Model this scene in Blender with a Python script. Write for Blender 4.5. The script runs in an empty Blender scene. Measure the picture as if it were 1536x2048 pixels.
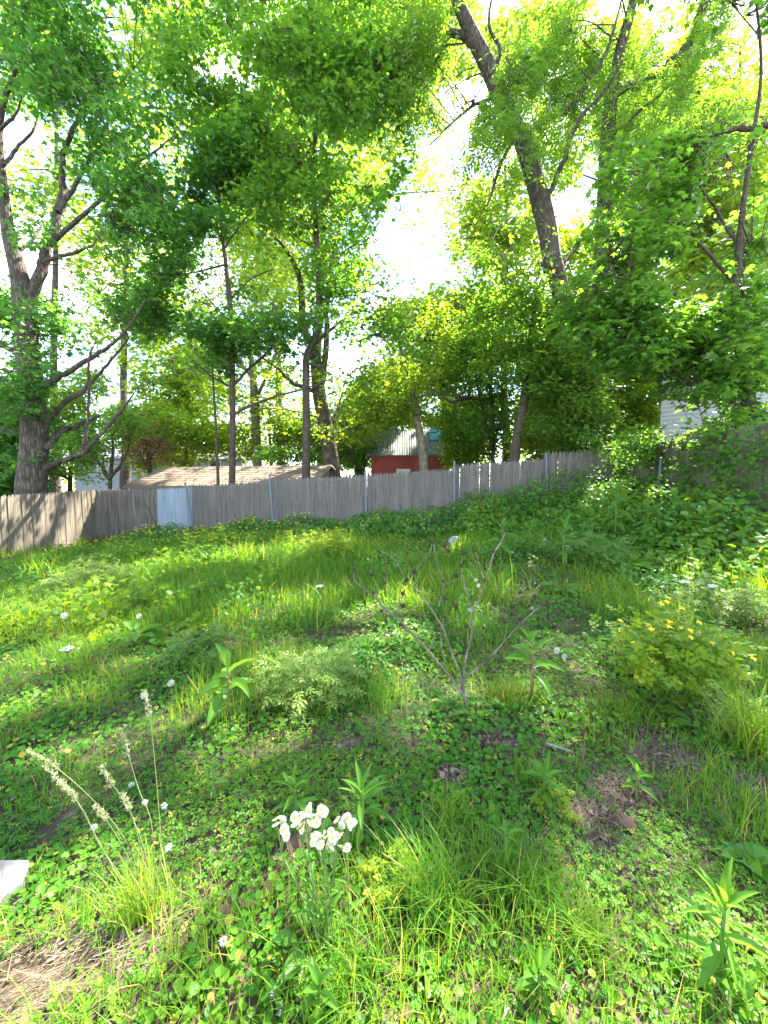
import bpy, math, random
import numpy as np
from mathutils import Vector, Matrix, Euler, Quaternion

# ------------------------------------------------------------------ camera, sky, sun, exposure
scene = bpy.context.scene
COL = scene.collection
PITCH = math.radians(4.0)
FPX, CX, CY, CAMZ = 770.0, 768.0, 1024.0, 1.5
cam_data = bpy.data.cameras.new('camera')
cam_data.sensor_fit = 'VERTICAL'; cam_data.sensor_height = 36.0
cam_data.lens = 36.0 * FPX / 2048.0
cam_data.clip_start = 0.02; cam_data.clip_end = 2000
cam = bpy.data.objects.new('camera', cam_data); COL.objects.link(cam)
cam.location = (0, 0, CAMZ); cam.rotation_euler = (math.radians(90) - PITCH, 0, 0)
scene.camera = cam

SUN_EL, SUN_AZ = math.radians(54), math.radians(43)      # azimuth: from straight ahead (+Y) towards +X
world = bpy.data.worlds.new('World'); scene.world = world; world.use_nodes = True
wn, wl = world.node_tree.nodes, world.node_tree.links
wn.clear()
wo = wn.new('ShaderNodeOutputWorld'); bg = wn.new('ShaderNodeBackground')
sky = wn.new('ShaderNodeTexSky'); sky.sky_type = 'NISHITA'; sky.sun_disc = False
sky.sun_elevation = SUN_EL; sky.sun_rotation = SUN_AZ; sky.air_density = 1.0; sky.dust_density = 0.5
tc = wn.new('ShaderNodeTexCoord'); mp = wn.new('ShaderNodeMapping'); mp.inputs['Scale'].default_value = (1, 1, 2.2)
nz = wn.new('ShaderNodeTexNoise'); nz.inputs['Scale'].default_value = 2.6; nz.inputs['Detail'].default_value = 7
nz.inputs['Roughness'].default_value = 0.58
rp = wn.new('ShaderNodeValToRGB'); rp.color_ramp.elements[0].position = 0.50; rp.color_ramp.elements[1].position = 0.66
mx = wn.new('ShaderNodeMix'); mx.data_type = 'RGBA'
mx.inputs[7].default_value = (8.5, 8.8, 9.3, 1)         # sunlit cloud
wl.new(tc.outputs['Generated'], mp.inputs[0]); wl.new(mp.outputs[0], nz.inputs['Vector'])
wl.new(nz.outputs['Fac'], rp.inputs[0]); wl.new(rp.outputs[0], mx.inputs[0])
wl.new(sky.outputs[0], mx.inputs[6]); wl.new(mx.outputs[2], bg.inputs[0])
bg.inputs[1].default_value = 0.095; wl.new(bg.outputs[0], wo.inputs[0])

sd = bpy.data.lights.new('sun', 'SUN'); sd.energy = 5.0; sd.angle = math.radians(0.6); sd.color = (1.0, 0.93, 0.80)
sun = bpy.data.objects.new('sun', sd); COL.objects.link(sun)
sdir = Vector((math.sin(SUN_AZ) * math.cos(SUN_EL), math.cos(SUN_AZ) * math.cos(SUN_EL), math.sin(SUN_EL)))
sun.rotation_euler = (-sdir).to_track_quat('-Z', 'Y').to_euler(); sun.location = (10, 15, 30)

scene.view_settings.view_transform = 'Standard'; scene.view_settings.look = 'None'
scene.view_settings.gamma = 1.0; scene.view_settings.use_curve_mapping = False
scene.view_settings.exposure = 3.25
scene.render.engine = 'CYCLES'
cy = scene.cycles
cy.max_bounces = 7; cy.diffuse_bounces = 4; cy.transmission_bounces = 5; cy.glossy_bounces = 2
cy.transparent_max_bounces = 4; cy.sample_clamp_indirect = 6.0
cy.use_denoising = True

rng = np.random.default_rng(11)
random.seed(11)

# ------------------------------------------------------------------ projection helpers and terrain
RIGHT = np.array([1., 0, 0]); FWD = np.array([0, math.cos(PITCH), -math.sin(PITCH)]); UP = np.array([0, math.sin(PITCH), math.cos(PITCH)])
CAM = np.array([0, 0, CAMZ])
def ray(px, py):
    px = np.asarray(px, float)[..., None]; py = np.asarray(py, float)[..., None]
    return FWD + (px - CX) / FPX * RIGHT + (CY - py) / FPX * UP
def P(px, py, Y):
    r = ray(px, py); return CAM + r * (np.asarray(Y, float)[..., None] / r[..., 1:2])
def sstep(a, b, x):
    t = np.clip((x - a) / (b - a), 0, 1); return t * t * (3 - 2 * t)
def _h3(i, j, k, s):
    n = (i * 374761393 + j * 668265263 + k * 1274126177 + s * 974711) & 0xffffffff
    n = ((n ^ (n >> 13)) * 1274126177) & 0xffffffff
    n = ((n ^ (n >> 16)) * 2246822519) & 0xffffffff
    return ((n ^ (n >> 15)) & 0xffffff) / float(0xffffff)
def noise(p, scale=1.0, seed=0):
    p = np.asarray(p, float) * scale; f = np.floor(p); i = f.astype(np.int64); t = p - f; t = t * t * (3 - 2 * t)
    out = 0
    for a in (0, 1):
        for b in (0, 1):
            for c in (0, 1):
                w = (t[..., 0] if a else 1 - t[..., 0]) * (t[..., 1] if b else 1 - t[..., 1]) * (t[..., 2] if c else 1 - t[..., 2])
                out = out + w * _h3(i[..., 0] + a, i[..., 1] + b, i[..., 2] + c, seed)
    return out
def n2(x, y, scale=1.0, seed=0):
    x = np.asarray(x, float); y = np.asarray(y, float)
    return noise(np.stack([x, y, np.zeros_like(x)], -1), scale, seed)
def height(x, y):
    x = np.asarray(x, float); y = np.asarray(y, float)
    xr = np.clip(x, 0, 5.6); xl = np.clip(x, -14, 0)
    tilt = 0.10 + 0.05 * xr + 0.0125 * xr ** 2 + 0.05 * xl
    h = tilt * sstep(2.2, 9.0, y)
    h = h + 0.10 * (n2(x, y, 0.55, 3) - 0.5) + 0.05 * (n2(x, y, 1.7, 4) - 0.5)
    return h
def G(px, py):
    """where the sight line through a photo point meets the ground"""
    r = ray(px, py); t = np.arange(0.4, 16, .01); p = CAM + r * t[:, None]
    hit = p[:, 2] <= height(p[:, 0], p[:, 1])
    return p[int(np.argmax(hit)) if hit.any() else -1]

# ------------------------------------------------------------------ mesh helpers
def link(name, data, parent=None):
    o = bpy.data.objects.new(name, data); COL.objects.link(o)
    if parent is not None: o.parent = parent
    return o
def tag(o, label=None, cat=None, group=None, kind=None):
    if label: o['label'] = label
    if cat: o['category'] = cat
    if group: o['group'] = group
    if kind: o['kind'] = kind
    return o
def thing(name, loc, label, cat, group=None, rz=0.0):
    o = link(name, None); o.location = tuple(float(v) for v in loc); o.rotation_euler = (0, 0, rz)
    return tag(o, label, cat, group)
def tri_mesh(name, V, F, mat=None, tint=None, smooth=False):
    V = np.ascontiguousarray(V, dtype=np.float32); F = np.ascontiguousarray(F, dtype=np.int32)
    k = F.shape[1]
    me = bpy.data.meshes.new(name)
    me.vertices.add(len(V)); me.vertices.foreach_set('co', V.ravel())
    me.loops.add(F.size); me.loops.foreach_set('vertex_index', F.ravel())
    me.polygons.add(len(F)); me.polygons.foreach_set('loop_start', np.arange(0, F.size, k, dtype=np.int32))
    if smooth: me.polygons.foreach_set('use_smooth', np.ones(len(F), dtype=bool))
    if tint is not None:
        a = me.attributes.new('tint', 'FLOAT', 'FACE'); a.data.foreach_set('value', np.ascontiguousarray(tint, dtype=np.float32))
    if mat: me.materials.append(mat)
    me.update(calc_edges=True)
    return me
class MB:
    """collects polygons of mixed size"""
    def __init__(s): s.v = []; s.f = []
    def add(s, V, F):
        b = len(s.v); s.v.extend([tuple(map(float, p)) for p in V]); s.f.extend([tuple(b + i for i in f) for f in F]); return s
    def box(s, lo, hi):
        x0, y0, z0 = lo; x1, y1, z1 = hi
        V = [(x0,y0,z0),(x1,y0,z0),(x1,y1,z0),(x0,y1,z0),(x0,y0,z1),(x1,y0,z1),(x1,y1,z1),(x0,y1,z1)]
        return s.add(V, [(0,3,2,1),(4,5,6,7),(0,1,5,4),(1,2,6,5),(2,3,7,6),(3,0,4,7)])
    def tube(s, pts, rad, n=6):
        V, F = tube(pts, rad, n); b = len(s.v)
        s.v.extend(map(tuple, V.tolist())); s.f.extend([tuple(b + int(i) for i in f) for f in F]); return s
    def build(s, name, mat, parent=None, smooth=False, bevel=0):
        me = bpy.data.meshes.new(name); me.from_pydata(s.v, [], s.f); me.materials.append(mat); me.update()
        if smooth: me.polygons.foreach_set('use_smooth', [True] * len(me.polygons))
        o = link(name, me, parent)
        if bevel:
            m = o.modifiers.new('bevel', 'BEVEL'); m.width = bevel; m.segments = 2; m.limit_method = 'ANGLE'
        return o
def spline(pts, sub=5):
    """Catmull-Rom through rows (x,y,z,r)"""
    p = np.asarray(pts, float)
    if len(p) < 3: 
        t = np.linspace(0, 1, sub + 1)[:, None]; return p[0] * (1 - t) + p[-1] * t
    q = np.vstack([2 * p[0] - p[1], p, 2 * p[-1] - p[-2]]); out = []
    for i in range(1, len(q) - 2):
        for k in range(sub):
            t = k / sub; a, b, c, d = q[i-1], q[i], q[i+1], q[i+2]
            out.append(0.5 * ((2*b) + (-a+c)*t + (2*a-5*b+4*c-d)*t*t + (-a+3*b-3*c+d)*t**3))
    out.append(p[-1]); return np.array(out)
def tube(pts, rad, n=6, wob=0.0, seed=0):
    pts = np.asarray(pts, float); rad = np.broadcast_to(np.asarray(rad, float), (len(pts),))
    T = np.gradient(pts, axis=0); T /= np.linalg.norm(T, axis=1, keepdims=True) + 1e-9
    ref = np.array([0.31, 0.87, 0.11]); U = np.cross(T, ref); U /= np.linalg.norm(U, axis=1, keepdims=True) + 1e-9
    W = np.cross(T, U); a = np.arange(n) * 2 * math.pi / n
    R = np.repeat(rad[:, None], n, 1)
    if wob:
        q = np.stack([np.cos(a)[None] * 1.6 + 0 * R, np.sin(a)[None] * 1.6 + 0 * R, np.repeat(np.cumsum(np.r_[0, np.linalg.norm(np.diff(pts, axis=0), axis=1)])[:, None], n, 1) * 1.3], -1) + seed * 7.3
        R = R * (1 + wob * (noise(q, 1.0, 5) - 0.5) * 2)
    V = pts[:, None] + R[..., None] * (np.cos(a)[None, :, None] * U[:, None] + np.sin(a)[None, :, None] * W[:, None])
    i = np.arange(len(pts) - 1)[:, None]; j = np.arange(n)[None]; jn = (j + 1) % n
    q = np.stack([i*n+j, i*n+jn, (i+1)*n+jn, (i+1)*n+j], -1).reshape(-1, 4)
    return V.reshape(-1, 3), q
class Tubes:
    def __init__(s): s.V = []; s.F = []; s.n = 0
    def add(s, pts, rad, n=6, wob=0, seed=0):
        V, F = tube(pts, rad, n, wob, seed); s.V.append(V); s.F.append(F + s.n); s.n += len(V)
    def build(s, name, mat, parent=None, smooth=True):
        V = np.vstack(s.V)
        if parent is not None: V = V - np.array(parent.location)
        return link(name, tri_mesh(name, V, np.vstack(s.F), mat, smooth=smooth), parent)
def unit(v): return v / (np.linalg.norm(v, axis=-1, keepdims=True) + 1e-9)
def scatter(tmpl, pos, nrm, drc, size, tint):
    """copies of a leaf template (V,F) at pos, x axis along drc, z along nrm"""
    TV, TF = tmpl; N = len(pos); nrm = unit(nrm); b = unit(np.cross(nrm, drc)); d = np.cross(b, nrm)
    size = np.broadcast_to(np.asarray(size, float), (N,))[:, None, None]
    V = pos[:, None] + size * (TV[None, :, 0:1] * d[:, None] + TV[None, :, 1:2] * b[:, None] + TV[None, :, 2:3] * nrm[:, None])
    F = (TF[None] + (np.arange(N) * len(TV))[:, None, None]).reshape(-1, 3)
    return V.reshape(-1, 3), F, np.repeat(tint, len(TF))
class Leaves:
    def __init__(s): s.V = []; s.F = []; s.t = []; s.n = 0
    def add(s, tmpl, pos, nrm, drc, size, tint, open_beams=False):
        if len(pos) == 0: return
        if open_beams:
            k = ~(beam_open(pos) & (rng.uniform(size=len(pos)) < .97)); pos, nrm, drc, size, tint = pos[k], nrm[k], drc[k], size[k], tint[k]
        V, F, t = scatter(tmpl, pos, nrm, drc, size, tint); s.V.append(V); s.F.append(F + s.n); s.t.append(t); s.n += len(V)
    def raw(s, V, F, t): s.V.append(V); s.F.append(F + s.n); s.t.append(t); s.n += len(V)
    def build(s, name, mat, parent=None):
        V = np.vstack(s.V)
        if parent is not None: V = V - np.array(parent.location)
        return link(name, tri_mesh(name, V, np.vstack(s.F), mat, np.concatenate(s.t)), parent)
def rdir(N, up=0.0):
    v = rng.normal(size=(N, 3)); v = unit(v); v[:, 2] += up; return unit(v)

# leaf templates, length 1 along x
def T(v, f): return np.array(v, float), np.array(f, int)
MAPLE3 = T([(0,0,0),(.38,-.5,-.08),(.50,-.17,0),(1,0,-.12),(.50,.17,0),(.38,.5,-.08)], [(0,1,2),(0,2,3),(0,3,4),(0,4,5)])
MAPLE5 = T([(0,0,0),(.12,-.45,-.10),(.32,-.24,0),(.62,-.55,-.10),(.62,-.2,0),(1,0,-.14),(.62,.2,0),(.62,.55,-.10),(.32,.24,0),(.12,.45,-.10)],
           [(0,1,2),(0,2,4),(2,3,4),(0,4,6),(4,5,6),(0,6,8),(6,7,8),(0,8,9)])
RHOMB = T([(0,0,0),(.45,-.28,.06),(1,0,-.05),(.45,.28,.06)], [(0,1,2),(0,2,3)])
LANCE = T([(0,0,0),(.4,-.19,.04),(1,0,-.10),(.4,.19,.04)], [(0,1,2),(0,2,3)])
OVAL = T([(0,0,0),(.3,-.33,.08),(.75,-.27,.05),(1,0,-.03),(.75,.27,.05),(.3,.33,.08)], [(0,1,2),(0,2,3),(0,3,4),(0,4,5)])
ROUND = T([(.08,0,-.1),(0,-.35,.05),(.4,-.55,.08),(.85,-.38,.06),(1,0,.03),(.85,.38,.06),(.4,.55,.08),(0,.35,.05)], [(0,1,2),(0,2,3),(0,3,4),(0,4,5),(0,5,6),(0,6,7)])
def _tre():
    v, f = [], []
    for k in range(3):
        a = k * 2 * math.pi / 3; c, s = math.cos(a), math.sin(a); b = len(v)
        for x, y, z in [(.03,0,0),(.32,-.24,.06),(.58,-.15,.04),(.58,.15,.04),(.32,.24,.06)]:
            v.append((x*c - y*s, x*s + y*c, z))
        f += [(b,b+1,b+2),(b,b+2,b+3),(b,b+3,b+4)]
    return T(v, f)
TREFOIL = _tre()
def _cut():
    v, f = [], []
    for px, ln, a, w in [(0,.55,62,.10),(0,.55,-62,.10),(.28,.48,45,.10),(.28,.48,-45,.10),(.5,.5,0,.12)]:
        a = math.radians(a); c, s = math.cos(a), math.sin(a); b = len(v)
        for x, y, z in [(0,0,0),(ln*.5,-w,.03),(ln,0,-.05),(ln*.5,w,.03)]:
            v.append((px + x*c - y*s, x*s + y*c, z))
        f += [(b,b+1,b+2),(b,b+2,b+3)]
    b = len(v); v += [(0,-.03,0),(.55,-.03,0),(.55,.03,0),(0,.03,0)]; f += [(b,b+1,b+2),(b,b+2,b+3)]
    return T(v, f)
CUT = _cut()
def _lobed():
    v, f = [], []
    for px, ln, a in [(.1,.42,75),(.1,.42,-75),(.45,.4,60),(.45,.4,-60),(.55,.5,0)]:
        a = math.radians(a); c, s = math.cos(a), math.sin(a); b = len(v)
        for x, y, z in [(0,0,0),(ln*.45,-.17,.04),(ln,-.08,0),(ln,.08,0),(ln*.45,.17,.04)]:
            v.append((px + x*c - y*s, x*s + y*c, z))
        f += [(b,b+1,b+2),(b,b+2,b+3),(b,b+3,b+4)]
    return T(v, f)
LOBED = _lobed()

# ------------------------------------------------------------------ materials
def newmat(name):
    m = bpy.data.materials.new(name); m.use_nodes = True; m.node_tree.nodes.clear(); return m, m.node_tree.nodes, m.node_tree.links
def ramp(n, cols):
    r = n.new('ShaderNodeValToRGB'); e = r.color_ramp.elements
    while len(e) < len(cols): e.new(0.5)
    for i, c in enumerate(cols): e[i].position = i / (len(cols) - 1); e[i].color = (*c, 1)
    return r
def leaf_mat(name, cols, trans=0.45, tcol=(1.35, 1.25, 0.5), gloss=0.35, rough=0.42):
    """thin leaf: reflects its own colour, lets yellower light through"""
    m, n, l = newmat(name)
    at = n.new('ShaderNodeAttribute'); at.attribute_name = 'tint'; r = ramp(n, cols); l.new(at.outputs['Fac'], r.inputs[0])
    d = n.new('ShaderNodeBsdfDiffuse'); l.new(r.outputs[0], d.inputs[0])
    mu = n.new('ShaderNodeMix'); mu.data_type = 'RGBA'; mu.blend_type = 'MULTIPLY'; mu.inputs[0].default_value = 1
    mu.clamp_result = False; mu.inputs[7].default_value = (tcol[0]*2, tcol[1]*2, tcol[2]*2, 1); l.new(r.outputs[0], mu.inputs[6])
    t = n.new('ShaderNodeBsdfTranslucent'); l.new(mu.outputs[2], t.inputs[0])
    s = n.new('ShaderNodeMixShader'); s.inputs[0].default_value = trans; l.new(d.outputs[0], s.inputs[1]); l.new(t.outputs[0], s.inputs[2])
    g = n.new('ShaderNodeBsdfGlossy'); g.inputs['Roughness'].default_value = rough; g.inputs[0].default_value = (.9, .95, 1, 1)
    fr = n.new('ShaderNodeFresnel'); fr.inputs[0].default_value = 1.42
    mm = n.new('ShaderNodeMath'); mm.operation = 'MULTIPLY'; mm.inputs[1].default_value = gloss; l.new(fr.outputs[0], mm.inputs[0])
    s2 = n.new('ShaderNodeMixShader'); l.new(mm.outputs[0], s2.inputs[0]); l.new(s.outputs[0], s2.inputs[1]); l.new(g.outputs[0], s2.inputs[2])
    o = n.new('ShaderNodeOutputMaterial'); l.new(s2.outputs[0], o.inputs[0]); return m
def noisy(name, cols, scale=(6, 6, 6), detail=6, rough=0.85, bump=0.3, bscale=None, dist=0.02, objrand=0.0, spec=0.2, coords='Object', contrast=(0.3, 0.7)):
    m, n, l = newmat(name)
    tcn = n.new('ShaderNodeTexCoord'); mp = n.new('ShaderNodeMapping'); mp.inputs['Scale'].default_value = scale
    oi = n.new('ShaderNodeObjectInfo'); sc = n.new('ShaderNodeVectorMath'); sc.operation = 'SCALE'; sc.inputs['Scale'].default_value = 37.0
    cb = n.new('ShaderNodeCombineXYZ'); [l.new(oi.outputs['Random'], cb.inputs[i]) for i in range(3)]; l.new(cb.outputs[0], sc.inputs[0])
    l.new(tcn.outputs[coords], mp.inputs[0]); l.new(sc.outputs[0], mp.inputs[1])
    nz = n.new('ShaderNodeTexNoise'); nz.inputs['Scale'].default_value = 1; nz.inputs['Detail'].default_value = detail; nz.inputs['Roughness'].default_value = .62
    l.new(mp.outputs[0], nz.inputs['Vector'])
    mr = n.new('ShaderNodeMapRange'); mr.inputs[1].default_value = contrast[0]; mr.inputs[2].default_value = contrast[1]; l.new(nz.outputs['Fac'], mr.inputs[0])
    r = ramp(n, cols); l.new(mr.outputs[0], r.inputs[0]); colout = r.outputs[0]
    if objrand:
        hv = n.new('ShaderNodeHueSaturation'); m2 = n.new('ShaderNodeMapRange'); m2.inputs[3].default_value = 1 - objrand; m2.inputs[4].default_value = 1 + objrand
        l.new(oi.outputs['Random'], m2.inputs[0]); l.new(m2.outputs[0], hv.inputs['Value']); l.new(colout, hv.inputs['Color']); colout = hv.outputs[0]
    b = n.new('ShaderNodeBsdfPrincipled'); b.inputs['Roughness'].default_value = rough; b.inputs['Specular IOR Level'].default_value = spec
    l.new(colout, b.inputs['Base Color'])
    if bump:
        bp = n.new('ShaderNodeBump'); bp.inputs['Strength'].default_value = bump; bp.inputs['Distance'].default_value = dist
        l.new(nz.outputs['Fac'], bp.inputs['Height']); l.new(bp.outputs[0], b.inputs['Normal'])
    o = n.new('ShaderNodeOutputMaterial'); l.new(b.outputs[0], o.inputs[0]); return m
def bark_mat(name, cols, vs=16.0, stretch=0.16, bump=0.9):
    """furrowed bark: stretched cells give ridges, noise gives colour"""
    m, n, l = newmat(name)
    tcn = n.new('ShaderNodeTexCoord'); mp = n.new('ShaderNodeMapping'); mp.inputs['Scale'].default_value = (vs, vs, vs * stretch)
    nz = n.new('ShaderNodeTexNoise'); nz.inputs['Scale'].default_value = 3.0; nz.inputs['Detail'].default_value = 6
    ad = n.new('ShaderNodeVectorMath'); ad.operation = 'MULTIPLY_ADD'; ad.inputs[1].default_value = (.9, .9, .9)
    l.new(tcn.outputs['Object'], mp.inputs[0]); l.new(tcn.outputs['Object'], nz.inputs['Vector'])
    l.new(nz.outputs['Color'], ad.inputs[0]); l.new(mp.outputs[0], ad.inputs[2])
    vo = n.new('ShaderNodeTexVoronoi'); vo.feature = 'DISTANCE_TO_EDGE'; l.new(ad.outputs[0], vo.inputs['Vector']); vo.inputs['Scale'].default_value = 1
    mr = n.new('ShaderNodeMapRange'); mr.inputs[2].default_value = 0.35; l.new(vo.outputs['Distance'], mr.inputs[0])
    n3 = n.new('ShaderNodeTexNoise'); n3.inputs['Scale'].default_value = 5; n3.inputs['Detail'].default_value = 5; l.new(tcn.outputs['Object'], n3.inputs['Vector'])
    mi = n.new('ShaderNodeMath'); mi.operation = 'MULTIPLY_ADD'; mi.inputs[1].default_value = .55; l.new(mr.outputs[0], mi.inputs[0]); 
    m4 = n.new('ShaderNodeMath'); m4.operation = 'MULTIPLY_ADD'; m4.inputs[1].default_value = .9; m4.inputs[2].default_value = -.2; l.new(n3.outputs['Fac'], m4.inputs[0]); l.new(m4.outputs[0], mi.inputs[2])
    r = ramp(n, cols); l.new(mi.outputs[0], r.inputs[0])
    b = n.new('ShaderNodeBsdfPrincipled'); b.inputs['Roughness'].default_value = .9; b.inputs['Specular IOR Level'].default_value = .15; l.new(r.outputs[0], b.inputs['Base Color'])
    bp = n.new('ShaderNodeBump'); bp.inputs['Strength'].default_value = bump; bp.inputs['Distance'].default_value = .03
    l.new(mi.outputs[0], bp.inputs['Height']); l.new(bp.outputs[0], b.inputs['Normal'])
    o = n.new('ShaderNodeOutputMaterial'); l.new(b.outputs[0], o.inputs[0]); return m

M = {}
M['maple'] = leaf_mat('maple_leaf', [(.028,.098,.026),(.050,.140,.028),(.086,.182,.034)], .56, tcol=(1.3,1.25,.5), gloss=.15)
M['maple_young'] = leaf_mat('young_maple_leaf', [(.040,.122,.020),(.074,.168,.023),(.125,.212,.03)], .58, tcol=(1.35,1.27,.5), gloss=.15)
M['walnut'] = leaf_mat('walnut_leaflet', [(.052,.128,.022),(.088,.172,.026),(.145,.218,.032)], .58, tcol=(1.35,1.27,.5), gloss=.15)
M['bright'] = leaf_mat('sunny_leaf', [(.070,.148,.018),(.115,.195,.022),(.18,.238,.03)], .6, tcol=(1.48,1.32,.45), gloss=.12)  # yellow-green leaf, its colour lightened further so the foliage looks sunlit
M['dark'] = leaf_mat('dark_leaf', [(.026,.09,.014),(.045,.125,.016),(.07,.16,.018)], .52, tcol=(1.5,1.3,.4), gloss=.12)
M['plum'] = leaf_mat('plum_leaf', [(.11,.04,.028),(.17,.07,.04),(.12,.11,.03)], .45, tcol=(1.3,.7,.5), gloss=.3)
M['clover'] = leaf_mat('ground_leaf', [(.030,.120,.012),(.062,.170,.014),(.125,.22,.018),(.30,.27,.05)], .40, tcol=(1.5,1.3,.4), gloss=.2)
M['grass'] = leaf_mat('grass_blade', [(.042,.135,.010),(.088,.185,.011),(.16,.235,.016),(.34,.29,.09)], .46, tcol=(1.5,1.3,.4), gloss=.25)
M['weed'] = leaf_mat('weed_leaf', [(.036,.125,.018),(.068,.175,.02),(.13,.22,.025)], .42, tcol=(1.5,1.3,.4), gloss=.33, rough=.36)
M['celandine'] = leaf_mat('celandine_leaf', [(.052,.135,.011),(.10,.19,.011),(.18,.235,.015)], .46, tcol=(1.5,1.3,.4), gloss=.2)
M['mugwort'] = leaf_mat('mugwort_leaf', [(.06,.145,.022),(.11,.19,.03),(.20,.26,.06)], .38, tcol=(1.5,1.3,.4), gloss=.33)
M['straw'] = leaf_mat('dry_straw', [(.12,.09,.055),(.22,.17,.11),(.30,.25,.175)], .2, tcol=(.6,.5,.3), gloss=.2)
M['litter'] = leaf_mat('dead_leaf', [(.05,.033,.022),(.12,.08,.052),(.24,.19,.145)], .15, tcol=(.6,.4,.2), gloss=.2)
M['seed'] = leaf_mat('grass_seed', [(.18,.21,.09),(.27,.29,.15),(.34,.35,.21)], .35, tcol=(.6,.55,.35), gloss=.2)
M['yellow'] = leaf_mat('yellow_petal', [(.70,.48,.01),(.78,.56,.02),(.8,.62,.05)], .35, tcol=(.5,.5,.2), gloss=.2)
M['white_petal'] = leaf_mat('white_petal', [(.50,.50,.48),(.58,.58,.56),(.62,.61,.62)], .25, tcol=(.5,.5,.5), gloss=.1)
M['fluff'] = leaf_mat('seed_fluff', [(.40,.40,.38),(.48,.48,.46),(.55,.55,.54)], .4, tcol=(.5,.5,.5), gloss=.1)
M['violet'] = leaf_mat('violet_petal', [(.16,.18,.55),(.2,.22,.6),(.28,.28,.65)], .3, tcol=(.5,.5,.5), gloss=.1)
M['stem'] = noisy('green_stem', [(.07,.14,.03),(.13,.19,.05)], (30,30,8), bump=.2, rough=.6)
M['stem_red'] = noisy('reddish_stem', [(.16,.10,.05),(.22,.15,.07)], (30,30,8), bump=.2, rough=.6)
M['drywood'] = noisy('dead_stem', [(.04,.034,.026),(.12,.102,.08),(.25,.225,.185)], (9,9,9), bump=.4, rough=.85)
M['pod'] = noisy('seed_pod', [(.022,.013,.009),(.085,.055,.038)], (60,60,60), bump=.4, rough=.9)
M['disc'] = noisy('flower_disc', [(.62,.40,.02),(.75,.55,.05)], (300,300,300), bump=.5, rough=.8)
M['bark'] = bark_mat('furrowed_bark', [(.022,.018,.014),(.080,.066,.053),(.17,.145,.12)])
M['bark_young'] = bark_mat('young_bark', [(.028,.022,.016),(.075,.06,.046),(.13,.11,.088)], 26, .3, .5)
M['bark_pale'] = bark_mat('peeling_bark', [(.06,.05,.035),(.17,.145,.10),(.27,.24,.18)], 12, .3, .6)
M['twig'] = noisy('twig_bark', [(.03,.022,.016),(.09,.066,.048)], (12,12,12), bump=.3)
M['soil'] = noisy('soil', [(.022,.016,.011),(.05,.036,.024),(.11,.08,.055)], (9,9,9), 9, bump=.8, dist=.03)
M['picket'] = noisy('weathered_picket', [(.040,.034,.028),(.118,.103,.086),(.185,.164,.138)], (26,26,1.6), 8, rough=.9, bump=.35, dist=.006, objrand=.16, contrast=(.28,.72))
M['picket_warm'] = noisy('weathered_picket_tan', [(.06,.05,.037),(.15,.127,.096),(.21,.18,.142)], (26,26,1.6), 8, rough=.9, bump=.35, dist=.006, objrand=.13, contrast=(.28,.72))
M['picket_blue'] = noisy('blue_painted_picket', [(.07,.075,.08),(.17,.205,.24),(.215,.26,.30)], (30,30,1.3), 8, rough=.8, bump=.3, dist=.004, objrand=.08, contrast=(.26,.55))
M['galv'] = noisy('galvanised_steel', [(.075,.10,.125),(.13,.165,.20)], (40,40,10), rough=.5, bump=.1, spec=.5)
M['wire'] = noisy('galvanised_wire', [(.22,.21,.20),(.30,.29,.28)], (40,40,40), rough=.5, bump=0, spec=.5)
M['shingle'] = noisy('brown_shingle', [(.10,.074,.056),(.17,.13,.10),(.22,.175,.14)], (7,7,7), 9, rough=.95, bump=.5, dist=.01, objrand=.12)
M['cream'] = noisy('cream_siding', [(.22,.21,.145),(.29,.275,.20)], (8,8,2), rough=.8, bump=.1)
M['red'] = noisy('barn_red_board', [(.14,.027,.02),(.205,.045,.035)], (10,10,2), rough=.8, bump=.25, objrand=.1)
M['metal_roof'] = noisy('weathered_sheet_roof', [(.045,.058,.05),(.085,.10,.09),(.15,.16,.145)], (3,3,3), 8, rough=.6, bump=.1, objrand=.1)
M['tarp'] = noisy('blue_tarp', [(.015,.13,.19),(.035,.23,.30)], (8,8,8), rough=.5, bump=.3)
M['white_paint'] = noisy('white_paint', [(.32,.34,.32),(.40,.42,.40)], (4,4,4), rough=.7, bump=.08)
M['pale_house'] = noisy('pale_blue_siding', [(.16,.185,.21),(.21,.235,.26)], (4,4,4), rough=.8, bump=.05)
M['slate'] = noisy('grey_roof', [(.10,.10,.11),(.2,.2,.21)], (5,5,5), rough=.9, bump=.2)
M['slab'] = noisy('pale_concrete', [(.08,.078,.07),(.15,.145,.14),(.20,.195,.19)], (14,14,14), 9, rough=.9, bump=.35, dist=.004, contrast=(.25,.6))
M['rock'] = noisy('pale_rock', [(.09,.09,.085),(.32,.32,.31)], (18,18,18), 8, rough=.9, bump=.5)
M['glass'] = noisy('dark_window_glass', [(.012,.014,.016),(.03,.035,.04)], (2,2,2), rough=.08, bump=0, spec=.6)

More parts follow.
